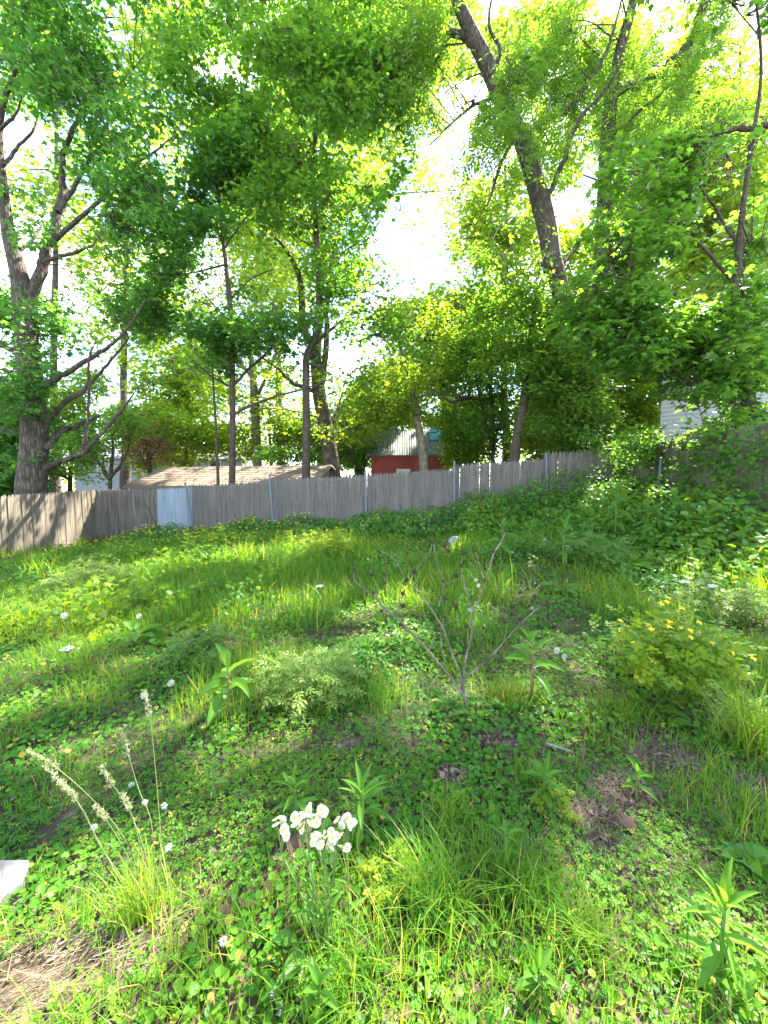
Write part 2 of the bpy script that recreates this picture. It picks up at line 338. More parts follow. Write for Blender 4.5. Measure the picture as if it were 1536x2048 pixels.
# ------------------------------------------------------------------ ground
def make_ground():
    u = np.linspace(-1, 1, 181); gx = np.sign(u) * (np.abs(u) * 10 + np.abs(u) ** 6 * 150)
    v = np.linspace(0, 1, 181); gy = -5 + v * 20 + v ** 8 * 260
    X, Y = np.meshgrid(gx, gy); Z = height(X, Y)
    Z = Z + 0.025 * (n2(X, Y, 6, 8) - .5) * (np.abs(X) < 14) * (Y < 14)
    n = len(gx); i, j = np.meshgrid(np.arange(len(gy) - 1), np.arange(n - 1), indexing='ij')
    F = np.stack([i*n+j, i*n+j+1, (i+1)*n+j+1, (i+1)*n+j], -1).reshape(-1, 4)
    o = link('ground', tri_mesh('ground', np.stack([X, Y, Z], -1).reshape(-1, 3), F, M['soil'], smooth=True))
    tag(o, 'dark soil of the overgrown back yard', 'ground', kind='structure')
make_ground()

# ------------------------------------------------------------------ fences
LX, LY = -9.3, 12.5             # left rear corner of the yard
RX, RY = 6.55, 10.75            # right rear corner
def back_y(x): return LY + (x - LX) / (RX - LX) * (RY - LY)
def picket_mesh(name, w, t, hh, tip, mat, seed):
    r = random.Random(seed); pr = []
    for s, k in [(-.5, 0), (-.5, 1)]: pass
    out = [(-.5*w, 0), (.5*w, 0), (.5*w, hh - tip), (.42*w, hh - tip*.6), (.22*w, hh - tip*.2), (r.uniform(-.05,.05)*w, hh), (-.22*w, hh - tip*.2), (-.42*w, hh - tip*.6), (-.5*w, hh - tip)]
    n = len(out); V = [(x, -t/2, z) for x, z in out] + [(x, t/2, z) for x, z in out]
    F = [tuple(range(n)), tuple(range(2*n - 1, n - 1, -1))] + [(i + n, (i+1) % n + n, (i+1) % n, i) for i in range(n)]
    me = bpy.data.meshes.new(name); me.from_pydata(V, [], F); me.materials.append(mat); me.update(); return me
PK = {k: [picket_mesh('picket', .100 - .002 * (s % 3), .019, 1.83, .10 + .015 * (s % 2), M[k], s) for s in range(5)] for k in ('picket', 'picket_warm', 'picket_blue')}
def picket_run(root, a, b, ztop_fn, mat_fn, step=.0925, face=-1):
    """pickets from a to b (xy), tops following ztop_fn(fraction); parents them to root"""
    a = np.array(a); b = np.array(b); L = np.linalg.norm(b - a); d = (b - a) / L; ang = math.atan2(d[1], d[0]); n = int(L / step)
    base = Vector(root.location)
    for i in range(n):
        f = (i + .5) / n; p = a + (b - a) * f; zt = ztop_fn(f) + random.gauss(0, .006)
        me = random.choice(PK[mat_fn(f)])
        o = link('picket', me, root)
        o.location = Vector((p[0], p[1], zt - 1.83)) - base + Vector((-d[1], d[0], 0)) * random.uniform(-.005, .005)
        o.rotation_euler = (random.gauss(0, .006), random.gauss(0, .0035), ang + random.gauss(0, .012))
    for dz in (.35, 1.42):                                       # two rails on the far side
        m = MB(); nn = 6
        for i in range(nn):
            f0, f1 = i / nn, (i + 1) / nn; p0 = a + (b - a) * f0; p1 = a + (b - a) * f1; off = np.array([-d[1], d[0]]) * face * -.035
            m.tube([(*(p0 + off), ztop_fn(f0 + .01) - 1.83 + dz), (*(p1 + off), ztop_fn(f1 - .01) - 1.83 + dz)], .022, 4)
        o = m.build('rail', M['picket'], root); o.location = -base
def ztop(px, py, Y): return float(P(px, py, Y)[2])

fl = thing('stockade_fence', (LX, LY, height(LX, LY)), 'sunlit tan stockade fence with pointed pickets running along the left side of the yard', 'fence')
za, zb = ztop(190, 979, 12.4), ztop(0, 991, 9.35)
picket_run(fl, (LX, LY - .08), (LX - .02, 7.9), lambda f: za + (zb - za) * f * 4.4 / 3.05, lambda f: 'picket_warm', face=1)
fb = thing('stockade_fence', (LX + .1, LY, height(LX, LY)), 'weathered grey stockade fence across the back with one blue painted stretch', 'fence')
panels = [(190, 979, 314, 976, 'picket'), (314, 977, 385, 973, 'picket_blue'), (385, 970, 543, 963, 'picket'), (543, 957, 691, 951, 'picket'), (691, 949, 734, 948, 'picket'),
          (734, 947, 906, 938, 'picket'), (906, 928, 1086, 917, 'picket'), (1086, 904, 1240, 897, 'picket')]
def bx(px):                                                     # back fence x under a photo column
    k = (px - CX) / FPX; s = (RY - LY) / (RX - LX)
    return k * (LY - s * LX) / (1 - k * s)
for x0, y0, x1, y1, mk in panels:
    X0, X1 = bx(x0), bx(x1); Y0, Y1 = back_y(X0), back_y(X1); z0, z1 = ztop(x0, y0, Y0), ztop(x1, y1, Y1)
    picket_run(fb, (X0, Y0), (X1, Y1), lambda f: z0 + (z1 - z0) * f, lambda f: mk)
fr_ = thing('stockade_fence', (RX, RY, height(RX, RY)), 'shaded grey stockade fence overgrown with vines along the right side', 'fence')
picket_run(fr_, (RX, RY - .1), (RX + .15, 5.6), lambda f: 2.56 - .10 * f + (.0 if f < .42 else .10), lambda f: 'picket', face=-1)

def chain_link(root, a, b, z0, z1, hgt, off):
    """diamond mesh of thin wires between two ground points"""
    a = np.array(a, float); b = np.array(b, float); L = np.linalg.norm(b - a); d = (b - a) / L; nrm = np.array([d[1], -d[0]]) * off
    t = Tubes(); s = .078
    def pt(u, v): 
        p = a + d * u + nrm; return np.array([p[0], p[1], z0 + (z1 - z0) * u / L + v])
    for sg in (1, -1):
        for k in np.arange(-hgt, L + hgt, s):
            u0, u1 = (k, k + hgt) if sg == 1 else (k + hgt, k)
            # clip to the panel
            v0, v1 = 0., hgt; ua, ub = (k, k + hgt)
            lo, hi = max(0., ua), min(L, ub)
            if hi - lo < .03: continue
            va, vb = lo - ua, hi - ua
            p0, p1 = (pt(lo, va), pt(hi, vb)) if sg == 1 else (pt(lo, hgt - va), pt(hi, hgt - vb))
            q = nrm / abs(off) * (.002 * sg); p0 = p0 + np.r_[q, 0]; p1 = p1 + np.r_[q, 0]
            t.add(np.array([p0, p1]), .0032, 3)
    o = t.build('chain_link_mesh', M['wire'], root); tag(o, kind='stuff')
cl = thing('chain_link_fence', (bx(380), back_y(bx(380)) - .12, height(bx(380), 12)), 'galvanised chain link fence with steel posts standing against the grey pickets', 'fence')
posts = [(376, 968, .02), (543, 952, .008), (731, 946, .004), (906, 926, .002), (1086, 909, .01), (1234, 900, 0)]
for (x0, y0, _), (x1, y1, _) in zip(posts[:-1], posts[1:]):
    X0, X1 = bx(x0), bx(x1); Y0, Y1 = back_y(X0) - .10, back_y(X1) - .10
    z0, z1 = ztop(x0, y0, Y0) - 1.62, ztop(x1, y1, Y1) - 1.62
    chain_link(cl, (X0, Y0), (X1, Y1), z0, z1, 1.5, .012)
for x, y, lean in posts:
    X0 = bx(x); Y0 = back_y(X0) - .10; zt = ztop(x, y, Y0); m = MB(); base = Vector(cl.location)
    pz = np.array([[X0 + lean * 12 * k, Y0 - .04, zt - 1.9 * k] for k in np.linspace(0, 1, 5)])
    m.tube(pz, .030, 10); p = m.build('post', M['galv'], cl, smooth=True); p.location = -base
    c = MB(); c.tube([(X0, Y0 - .04, zt - .01), (X0, Y0 - .04, zt + .035), (X0, Y0 - .04, zt + .05)], [.034, .03, .008], 10)
    c = c.build('post_cap', M['galv'], p, smooth=True)
cr = thing('chain_link_fence', (RX - .12, RY - .3, height(RX, RY)), 'chain link fence with short posts half hidden by vines on the right side', 'fence')
chain_link(cr, (RX - .1, RY - .15), (RX - .04, 8.9), .75, .68, 1.5, -.012)
for yy in (10.0, 9.0):
    m = MB(); m.tube([(RX - .13, yy, .4), (RX - .13, yy, 2.15)], .03, 10); p = m.build('post', M['galv'], cr, smooth=True); p.location = -Vector(cr.location)

# ------------------------------------------------------------------ sheds and houses behind the fence
def gable(root, L, W, zb, ze, zr, wall_mat, roof_mat, over=.25, shingle=None, boards=0, trim=None):
    """building along local x (length L), width W along y, eave ze, ridge zr; local frame of root"""
    for nm, V in (('wall', [(0,0),(L,0)]), ('wall', [(L,W),(0,W)])):
        m = MB(); (x0,y0),(x1,y1) = V; s = .06 if y0 == 0 else -.06
        m.add([(x0,y0,zb),(x1,y1,zb),(x1,y1,ze),(x0,y0,ze),(x0,y0+s,zb),(x1,y1+s,zb),(x1,y1+s,ze),(x0,y0+s,ze)], [(0,1,2,3),(7,6,5,4),(3,2,6,7),(0,3,7,4),(1,5,6,2),(0,4,5,1)])
        m.build(nm, wall_mat, root)
    for x in (0.003, L - .003):
        m = MB(); s = .06 if x < 1 else -.06; pr = [(0,zb),(W,zb),(W,ze),(W/2,zr),(0,ze)]
        pr = [(y * .998 + .001 * W, z - .004) for y, z in pr]
        m.add([(x,y,z) for y,z in pr] + [(x+s,y,z) for y,z in pr], [(0,1,2,3,4),(9,8,7,6,5)] + [(i,i+5,(i+1)%5+5,(i+1)%5) for i in range(5)])
        m.build('gable_wall', wall_mat, root)
        if boards:                                               # vertical siding boards on the visible end
            if x > 1:
                nb = boards
                for k in range(nb):
                    y0, y1 = W * k / nb + .006, W * (k + 1) / nb - .006
                    def zt(y): return ze + (zr - ze) * (1 - abs(y - W/2) / (W/2)) - .03
                    b = MB(); b.add([(L+.001,y0,zb),(L+.001,y1,zb),(L+.001,y1,zt(y1)),(L+.001,y0,zt(y0)),(L+.022,y0,zb),(L+.022,y1,zb),(L+.022,y1,zt(y1)),(L+.022,y0,zt(y0))], [(4,5,6,7),(0,4,7,3),(1,2,6,5),(3,7,6,2)])
                    b.build('siding_board', wall_mat, root)
    sl = (zr - ze) / (W / 2)
    for side in (0, 1):
        m = MB(); ye, yr = (-over, W/2) if side == 0 else (W + over, W/2); z_e = ze - sl * over
        th = .07
        m.add([(-over,ye,z_e+.02),(L+over,ye,z_e+.02),(L+over,yr,zr+.02),(-over,yr,zr+.02),(-over,ye,z_e+.02+th),(L+over,ye,z_e+.02+th),(L+over,yr,zr+.02+th),(-over,yr,zr+.02+th)],
              [(3,2,1,0),(4,5,6,7),(0,1,5,4),(2,3,7,6),(1,2,6,5),(3,0,4,7)])
        rf = m.build('roof_slope', roof_mat, root)
        if shingle == 'rows' and side == 0:
            n = 11
            for k in range(n):
                f0, f1 = k / n, (k + 1) / n + .25 / n
                y0, y1 = ye + (yr - ye) * f0, ye + (yr - ye) * min(f1, 1); q0, q1 = z_e + (zr - z_e) * f0, z_e + (zr - z_e) * min(f1, 1)
                c = MB(); xs = np.linspace(-over - .02, L + over + .02, 40); up = .1; V = []; F = []
                for i, x in enumerate(xs):
                    j = random.uniform(-.012, .012); V += [(x, y0 + j, q0 + up + .018 + random.uniform(0, .006)), (x, y1, q1 + up - .004), (x, y0 + j, q0 + up - .02)]
                for i in range(len(xs) - 1): F += [(3*i, 3*i+3, 3*i+4, 3*i+1), (3*i+2, 3*i+5, 3*i+3, 3*i)]
                c.add(V, F); c.build('shingle_course', roof_mat, rf)
        if shingle == 'sheet' and side == 0:
            n = int((L + 2 * over) / .10)
            for k in range(6):
                c = MB(); V = []; F = []; xs = np.linspace(-over + (L + 2*over) * k / 6, -over + (L + 2*over) * (k + 1) / 6 + .03, 25); dz = .10 + .008 * (k % 2); ee = random.uniform(-.03, .03)
                for x in xs:
                    w = .016 * math.sin(x * 2 * math.pi / .105); V += [(x, ye - .04 + ee, z_e - sl*.04 + dz + w), (x, yr, zr + dz + w)]
                for i in range(len(xs) - 1): F.append((2*i, 2*i+2, 2*i+3, 2*i+1))
                c.add(V, F); c.build('roof_sheet', roof_mat, rf, smooth=True)
    return sl
A = np.array([-2.87, 14.0]); aa = math.radians(-15); Ld = np.array([math.cos(aa), math.sin(aa)]); ORG = A - Ld * 8.0
sh = thing('garden_shed', (ORG[0], ORG[1], -.72), 'long low shed with brown shingled roof and cream gable behind the fence', 'shed', rz=aa)
gable(sh, 8.0, 4.0, 0, 2.15, 2.95, M['cream'], M['shingle'], .18, 'rows', boards=16)
m = MB(); m.tube([(8.2, -.2, 2.1), (8.2, 2, 3.01)], .045, 4); m.tube([(8.2, 4.2, 2.1), (8.2, 2, 3.01)], .045, 4); m.build('gable_trim', M['cream'], sh)
rp0 = P(742, 908, 17.0); 
rs = thing('red_shed', (rp0[0], 17.0, .1), 'small red board shed with grey corrugated roof and blue tarp patch', 'shed', rz=math.radians(-3))
Wd = float(P(884, 908, 17.0)[0] - rp0[0])
sl = gable(rs, Wd, 3.0, 0, 2.72, 3.85, M['red'], M['metal_roof'], .12, 'sheet')
for k in range(16):
    m = MB(); m.box((Wd*k/16 + .006, -.022, 0), (Wd*(k+1)/16 - .006, -.002, 2.70)); m.build('wall_board', M['red'], rs)
m = MB(); V = []; F = []
for i in range(8):
    for j in range(8):
        x = Wd - .52 + .62 * i / 7; y = .72 + .82 * j / 7; z = 2.72 + sl * y + .155 + .012 * math.sin(i * 2.1 + j); V.append((x, y, z))
for i in range(7):
    for j in range(7): F.append((i*8+j, i*8+8+j, i*8+9+j, i*8+j+1))
m.add(V, F); tp = m.build('tarp_patch', M['tarp'], rs, smooth=True)
s_ = tp.modifiers.new('solid', 'SOLIDIFY'); s_.thickness = .01; tp['label'] = 'faded blue tarp patch'
m = MB(); m.box((1.12, -.06, 1.65), (1.72, -.023, 2.10)); wfr = m.build('window', M['white_paint'], rs)
m = MB(); m.box((1.19, -.066, 1.71), (1.65, -.0605, 2.04)); m.build('pane', M['glass'], wfr)
m = MB(); m.tube([(Wd + .1, -.12, 2.68), (Wd + .1, 1.5, 3.93)], .05, 4); m.build('gable_trim', M['slate'], rs)

def clapboard_wall(m, x0, x1, y, z0, z1, step=.14):
    V = []; F = []; n = int((z1 - z0) / step)
    for k in range(n):
        z = z0 + k * step; b = len(V); V += [(x0, y - .022, z), (x1, y - .022, z), (x1, y - .004, z + step), (x0, y - .004, z + step), (x0, y, z), (x1, y, z)]
        F += [(b, b+1, b+2, b+3), (b+4, b+5, b+1, b)]
    m.add(V, F)
hp = P(1318, 900, 13.6)
hs = thing('white_house', (hp[0], 13.6, .3), 'white clapboard house behind the leaves at the right edge', 'house', rz=math.radians(-37))
gable(hs, 8.0, 6.0, -.3, 5.4, 7.6, M['white_paint'], M['slate'], .35)
m = MB(); clapboard_wall(m, .0, 8.0, -.005, -.2, 5.35); m.build('clapboard', M['white_paint'], hs)
for x in (1.55, 4.3):
    m = MB(); m.box((x, -.08, 2.2), (x + .8, -.03, 3.3)); f = m.build('window', M['white_paint'], hs)
    m = MB(); m.box((x + .08, -.086, 2.28), (x + .72, -.0805, 2.72)); m.build('pane', M['glass'], f)
    m = MB(); m.box((x + .08, -.086, 2.78), (x + .72, -.0805, 3.22)); m.build('pane', M['glass'], f)
hp = P(150, 960, 36.0)
h2 = thing('pale_house', (hp[0], 36.0, -.8), 'pale blue house far off behind the left tree', 'house', rz=.12)
gable(h2, 15.0, 8.0, -.3, 4.9, 6.6, M['pale_house'], M['slate'], .4)
for x in (2.0, 5.2, 8.6, 12.0):
    m = MB(); m.box((x, -.08, 3.2), (x + 1.1, -.01, 4.7)); f = m.build('window', M['white_paint'], h2)
    m = MB(); m.box((x + .1, -.09, 3.3), (x + 1.0, -.081, 4.6)); m.build('pane', M['glass'], f)

# ------------------------------------------------------------------ trees
def limb3(rows, Y, dY=0.0):
    """photo points (px, py, width px) at a distance -> world polyline with radii"""
    out = []; n = len(rows)
    for i, r in enumerate(rows):
        yy = Y + dY * i / max(1, n - 1); p = P(r[0], r[1], yy); out.append((*p, .5 * r[2] * .87 * yy / FPX))
    return np.array(out)
DENS, LSZ = 1.55, 1.22
# openings in the canopy: (place the sunbeam reaches, half width of the opening)
BEAMS = [(G(a, b) + np.array([0, 0, .15]), r) for a, b, r in [(40,1235,1.0),(190,1180,.9),(330,1150,.7),(460,1130,.6),(645,1100,.75),(545,1240,.55),(650,1225,.4),(760,1215,.5),(790,1285,.4),(610,1350,.38),(1010,1395,.40),(1085,1370,.25),
         (1330,1340,.45),(1400,1235,.6),(1490,1215,.6),(1505,1450,.35),(1225,1560,.34),(1300,1650,.3),(1160,1630,.26),(540,1480,.34),(440,1450,.26),(90,1900,.42),(250,1810,.36),(330,1670,.22),(20,1990,.4),(520,1620,.2),(790,1790,.24),(860,1470,.24),
         (1440,1820,.2),(1400,2010,.2),(700,1640,.16),(980,1700,.14),(170,1300,.4),(950,1100,.5)]]
BEAMS += [(np.array(q, float), r) for *q, r in [(-9.3,9.4,.6,.8),(-9.3,10.5,1.0,.6),(-9.3,11.5,.4,.6),(-9.3,12,1.2,.4),(-3.6,15.2,2.2,1.1),(-5.4,15.4,2.1,1.1),(-7.4,16.3,2.1,1.2),(-9.2,17,2.1,.9),(.9,17.5,3.4,.7),(-2.5,16,2,.6)]]
BEAMS += [(P(a, b, y_), r) for a, b, y_, r in [(1000,560,12.2,1.1),(1090,600,12.2,1.0),(960,480,12.2,.8),(880,640,14.4,1.0),(800,740,14.4,1.0),(700,780,16,1.0),(1350,600,8.6,.6),(1450,480,8.6,.6),(1440,760,8.6,.5),(380,600,12.4,.7),(720,540,12.6,.7),(110,600,11.2,.9),(560,760,16.5,.8),(1240,870,11,.7),(1370,920,8.3,.5)]]
for _ in range(45):
    BEAMS.append((G(rng.uniform(0, 1536), rng.uniform(1110, 1480)) + np.array([0, 0, .12]), rng.uniform(.14, .34)))
for _ in range(24):                                              # small flecks of sun in the near half
    a_, b_ = rng.uniform(0, 1536), 1130 + 900 * rng.uniform(0, 1) ** .8
    BEAMS.append((G(a_, b_) + np.array([0, 0, .1]), rng.uniform(.10, .26) * (1.5 if b_ < 1350 else 1)))
BEAMS = [(q, r * (1.15 if q[1] > 3 else .95)) for q, r in BEAMS]
SUNV = np.array(sdir)
def beam_open(c):
    k = np.zeros(len(c), bool); j = 1 + .9 * (noise(c, 1.4, 77) - .5)
    for q, r in BEAMS:
        d = c - q; t = d @ SUNV; k |= (np.linalg.norm(d - t[:, None] * SUNV, axis=1) < r * j) & (t > 0)
    return k
def tree(name, label, Y, trunk, limbs, ellipses, D, nspray, leaf, leafsize, mat, bark='bark', per=13, spray_r=.36, thr=.42, nsc=.85, cat='tree', group=None,
         flat=.45, seed=0, twigs=True, compound=False, gaps=(), nsub=26, droop=.25):
    nspray = int(nspray * DENS); leafsize = leafsize * LSZ
    tr = limb3(trunk, Y); gz = float(height(tr[0, 0], tr[0, 1])); base = tr[0].copy()
    if base[2] > gz - .05: tr = np.vstack([[base[0], base[1], gz - .15, base[3] * 1.06], tr])
    root = thing(name, (tr[0, 0], tr[0, 1], gz), label, cat, group)
    skel = []
    t = Tubes(); s = spline(tr, 6); t.add(s[:, :3], np.maximum(s[:, 3], .006), 14 if tr[:, 3].max() > .1 else 9, .10 if tr[:, 3].max() > .15 else .05, seed); skel.append(s)
    t.build('trunk', M[bark], root)
    rl = random.Random(seed + 5)
    for L_ in limbs:
        dY = rl.uniform(-1.2, 1.2) if not isinstance(L_, tuple) else L_[1]
        rows = L_ if not isinstance(L_, tuple) else L_[0]
        w = limb3(rows, Y, dY); s = spline(w, 5); s[1:, :3] += rng.normal(0, 1, (len(s) - 1, 3)) * s[1:, 3:4] * .25
        tt = Tubes(); tt.add(s[:, :3], np.maximum(s[:, 3], .005), 8, .08, seed); skel.append(s); tt.build('limb', M[bark], root)
    sk = np.vstack(skel)
    # sprays of leaves, clumped by noise
    ar = np.array([e[2] * e[3] for e in ellipses], float); wts = np.array([(e[4] if len(e) > 4 else 1.0) for e in ellipses]); pr = ar * wts; pr /= pr.sum()
    N = int(nspray * 3.2); k = rng.choice(len(ellipses), N, p=pr); E = np.array([e[:4] for e in ellipses], float)[k]
    a = rng.uniform(0, 2 * math.pi, N); rr = np.sqrt(rng.uniform(0, 1, N)) * (1 + rng.normal(0, .06, N))
    px = E[:, 0] + E[:, 2] * rr * np.cos(a); py = E[:, 1] + E[:, 3] * rr * np.sin(a)
    depth = Y + D * np.sqrt(np.clip(1 - rr ** 2, 0.08, 1)) * rng.uniform(-1, 1, N)
    c = P(px, py, depth)
    keep = noise(c * np.array([1, 1, 1.5]), nsc, seed + 21) * .7 + noise(c, nsc * 2.3, seed + 22) * .3 > thr
    for gx, gy, grx, gry, pr_ in gaps:
        keep &= ~(((px - gx) / grx) ** 2 + ((py - gy) / gry) ** 2 < rng.uniform(.6, 1.1, N)) | (rng.uniform(0, 1, N) > pr_)
    keep &= c[:, 2] > height(c[:, 0], c[:, 1]) + .35
    c = c[keep][:nspray]; n = len(c)
    cen = c.mean(0)
    # branches to sub-targets, twigs to sprays
    bt = Tubes(); nt = min(nsub, n); sub = c[rng.choice(n, nt, replace=False)]
    nodes = []
    for q in sub:
        dd = np.linalg.norm(sk[:, :3] - q, axis=1) + np.maximum(0, sk[:, 2] - q[2] + .1) * 1.5; i = int(np.argmin(dd)); p0 = sk[i]; L0 = np.linalg.norm(q - p0[:3])
        mid = p0[:3] * .5 + q * .5 + np.array([0, 0, .10 * L0]) + rng.normal(0, .06 * L0, 3)
        r0 = min(p0[3] * .55, .012 + .010 * L0); s = spline([(*p0[:3], r0), (*mid, r0 * .65), (*q, r0 * .25)], 5); bt.add(s[:, :3], s[:, 3], 5); nodes.append(s[3:])
    nodes = np.vstack(nodes)[:, :3]
    if twigs:
        for q in c[rng.uniform(size=n) < .45]:
            i = int(np.argmin(((nodes - q) ** 2).sum(1))); p0 = nodes[i]; L0 = np.linalg.norm(q - p0)
            if L0 > 2.2: continue
            mid = (p0 + q) / 2 + rng.normal(0, .07 * L0, 3) + np.array([0, 0, .05 * L0]); bt.add(np.array([p0, mid, q]), [.009, .006, .003], 3)
    b = bt.build('branches', M['twig'], root); tag(b, kind='stuff')
    lv = Leaves()
    if compound:
        # pinnate leaves: paired leaflets along a drooping rachis
        nl = per; nr = 6
        cc = np.repeat(c, nl, 0) + rng.normal(0, spray_r * .55, (n * nl, 3)) * np.array([1, 1, .6]); m_ = len(cc)
        ax = rdir(m_); ax[:, 2] *= .4; ax[:, 2] -= droop; ax = unit(ax); side = unit(np.cross(ax, np.array([0, 0, 1.]) + rng.normal(0, .25, (m_, 3)))); nn = unit(np.cross(side, ax))
        tb = np.clip(rng.normal(.5, .2, m_), 0, 1)
        for j in range(nr):
            f = (j + .7) / nr; p = cc + ax * (f * leafsize * 3.6)[..., None] if np.ndim(f) else cc + ax * (f * leafsize * 3.6)
            p = p - np.array([0, 0, 1.]) * (f * f * leafsize * .8)
            for sg in (1, -1):
                d = unit(side * sg + ax * .55 + rng.normal(0, .12, (m_, 3))); lv.add(LANCE, p, nn + rng.normal(0, .22, (m_, 3)), d, leafsize * rng.uniform(.8, 1.15, m_) * (1 - .35 * abs(f - .5)), np.clip(tb + rng.normal(0, .08, m_), 0, 1), True)
    else:
        cc = np.repeat(c, per, 0); m_ = len(cc); off = rng.normal(0, spray_r * .6, (m_, 3)); off[:, 2] *= flat; p = cc + off
        p[:, 2] -= .22 * (off[:, 0] ** 2 + off[:, 1] ** 2) / max(spray_r, .01)
        out = unit(off * np.array([1, 1, .3]) + rng.normal(0, .15, (m_, 3))); out[:, 2] -= droop; out = unit(out)
        nn = np.array([0, 0, 1.]) + rng.normal(0, .34, (m_, 3)) + .4 * out
        tb = np.repeat(np.clip(rng.normal(.5, .16, n), 0, 1), per) + rng.normal(0, .16, m_)
        lv.add(leaf, p, nn, out, leafsize * rng.uniform(.5, 1.3, m_), np.clip(tb, 0, 1), True)
    lv.build('crown', M[mat], root)
    return root

SKYGAPS = [(95, 265, 45, 70, .9), (205, 95, 26, 70, .8), (30, 245, 30, 35, .7), (850, 470, 48, 78, .6), (1190, 360, 38, 60, .8), (215, 560, 40, 30, .6), (20, 690, 30, 40, .7),
           (1330, 40, 60, 40, .6), (1460, 130, 60, 50, .55), (1500, 30, 40, 50, .6), (1225, 620, 25, 18, .5), (860, 800, 40, 25, .6), (815, 892, 85, 36, .92), (1100, 330, 18, 60, .6)]
tree('shade_tree', 'broad old tree with furrowed trunk and many limbs at the left edge', 11.3,
     [(63,1020,62),(66,940,56),(68,860,50),(62,770,46),(52,680,42),(45,600,38),(38,545,34),(20,480,26),(8,400,22),(-5,300,20),(0,230,14),(20,170,8),(45,110,5)],
     [([(48,625,22),(80,540,23),(100,480,20),(118,420,17),(125,350,13),(130,300,11),(160,230,7),(190,150,5),(205,60,3)], 1.0),
      ([(116,425,12),(150,370,9),(180,310,7),(192,240,5),(230,180,4),(290,110,3)], 1.2),
      ([(100,490,10),(150,443,9),(200,400,7),(235,350,5),(300,310,4),(350,270,2)], -.8),
      ([(68,790,18),(105,762,15),(150,735,11),(200,705,9),(225,688,7),(260,650,5),(290,600,3)], -.6),
      ([(80,870,15),(120,815,11),(160,785,9),(185,760,7),(215,730,6),(258,676,4)], .8),
      ([(75,965,22),(105,928,15),(145,913,12),(166,905,11),(200,870,7),(235,830,7),(267,788,3)], -.4),
      ([(164,907,10),(174,860,7),(178,790,6),(178,720,5),(192,685,2)], -.5),
      ([(60,720,14),(25,700,12),(-10,680,10),(-60,660,7)], .3), ([(66,870,10),(30,865,8),(-10,850,6)], .5), ([(90,900,16),(120,862,14),(150,855,10),(200,830,6)], 1.4),
      ([(8,330,8),(40,290,6),(70,255,4),(78,200,2)], .6), ([(-2,260,7),(30,230,5),(45,190,3)], -.5), ([(95,520,9),(150,505,7),(185,490,4)], -.8), ([(28,520,9),(70,470,6),(90,440,3)], 1.5)],
     [(80,70,130,75),(170,150,90,60),(60,170,70,40,.7),(165,300,70,50,.8),(40,390,60,50,.8),(240,330,70,60,.7),(110,610,150,55,1.4),(200,590,100,60),(35,740,65,60),(30,800,60,60),(150,680,70,30,.7),
      (260,220,80,60,.7),(290,430,80,70,.9),(225,480,60,50,.8),(20,600,60,50),(230,770,80,40,.8),(60,450,50,40,.6),(120,-60,200,70),(40,880,70,50,.7)],
     1.8, 1050, MAPLE3, .14, 'maple', seed=1, thr=.51, gaps=SKYGAPS, nsub=60)
tree('slender_tree', 'slender straight young tree rising in front of the brown shed roof', 12.7,
     [(464,985,15),(465,900,14),(465,780,13),(463,650,11),(455,560,10),(445,470,8),(437,400,6),(432,320,4),(428,250,2)],
     [([(463,832,7),(500,812,6),(560,790,5),(600,780,4),(665,758,2)], -.6), ([(466,772,7),(500,735,6),(540,700,5),(562,655,3)], .7), ([(464,775,6),(430,757,5),(395,730,3)], -.7),
      ([(462,650,4),(420,600,3),(380,560,2)], -.9), ([(459,600,4),(500,560,3),(545,538,2)], .8), ([(445,480,4),(410,430,3),(380,390,2)], .5), ([(447,500,4),(480,450,3),(505,420,2)], -.5)],
     [(400,640,120,65,1.3),(340,600,85,90),(480,650,85,50,1.2),(400,500,110,80),(350,420,80,60),(430,390,90,80),(500,530,70,60),(385,720,75,35),(560,650,45,60),(450,300,90,60)],
     1.5, 680, MAPLE5, .145, 'maple', 'bark_young', seed=2, thr=.48, gaps=SKYGAPS, nsub=30)
tree('tall_tree', 'tall straight tree with dense layered leaves in the middle of the back line', 12.9,
     [(612,985,19),(613,880,18),(612,760,16),(614,712,16),(631,672,15),(638,600,14),(634,500,12),(630,420,11),(626,340,9),(630,270,8),(650,190,7),(662,100,6),(672,20,4),(680,-90,3)],
     [([(630,685,10),(660,660,7),(700,630,5),(745,598,2)], -.8), ([(613,725,6),(640,735,4),(665,750,2)], -.5), ([(632,410,6),(600,340,4),(560,290,3),(515,225,2)], -.9), ([(628,300,6),(590,220,4),(555,145,2)], .8),
      ([(627,350,5),(590,305,3),(570,255,2)], .4), ([(640,560,5),(680,510,4),(725,478,2)], -.7), ([(634,500,5),(590,470,3),(560,440,2)], .5), ([(640,230,5),(690,180,3),(740,140,2)], -.6), ([(660,110,4),(610,60,3),(570,20,2)], .6)],
     [(620,60,200,90),(480,60,150,90),(390,110,110,90),(690,170,120,90),(560,220,150,90),(730,310,90,80),(785,400,60,50,.8),(600,380,110,80),(500,330,90,80),(720,540,110,45,1.2),(795,590,55,45),
      (680,450,80,50),(700,640,100,45),(785,680,90,50),(760,110,80,80),(420,240,90,70),(600,-120,230,90)],
     1.9, 1800, MAPLE3, .15, 'maple_young', 'bark_young', seed=3, thr=.50, gaps=SKYGAPS, nsub=60)
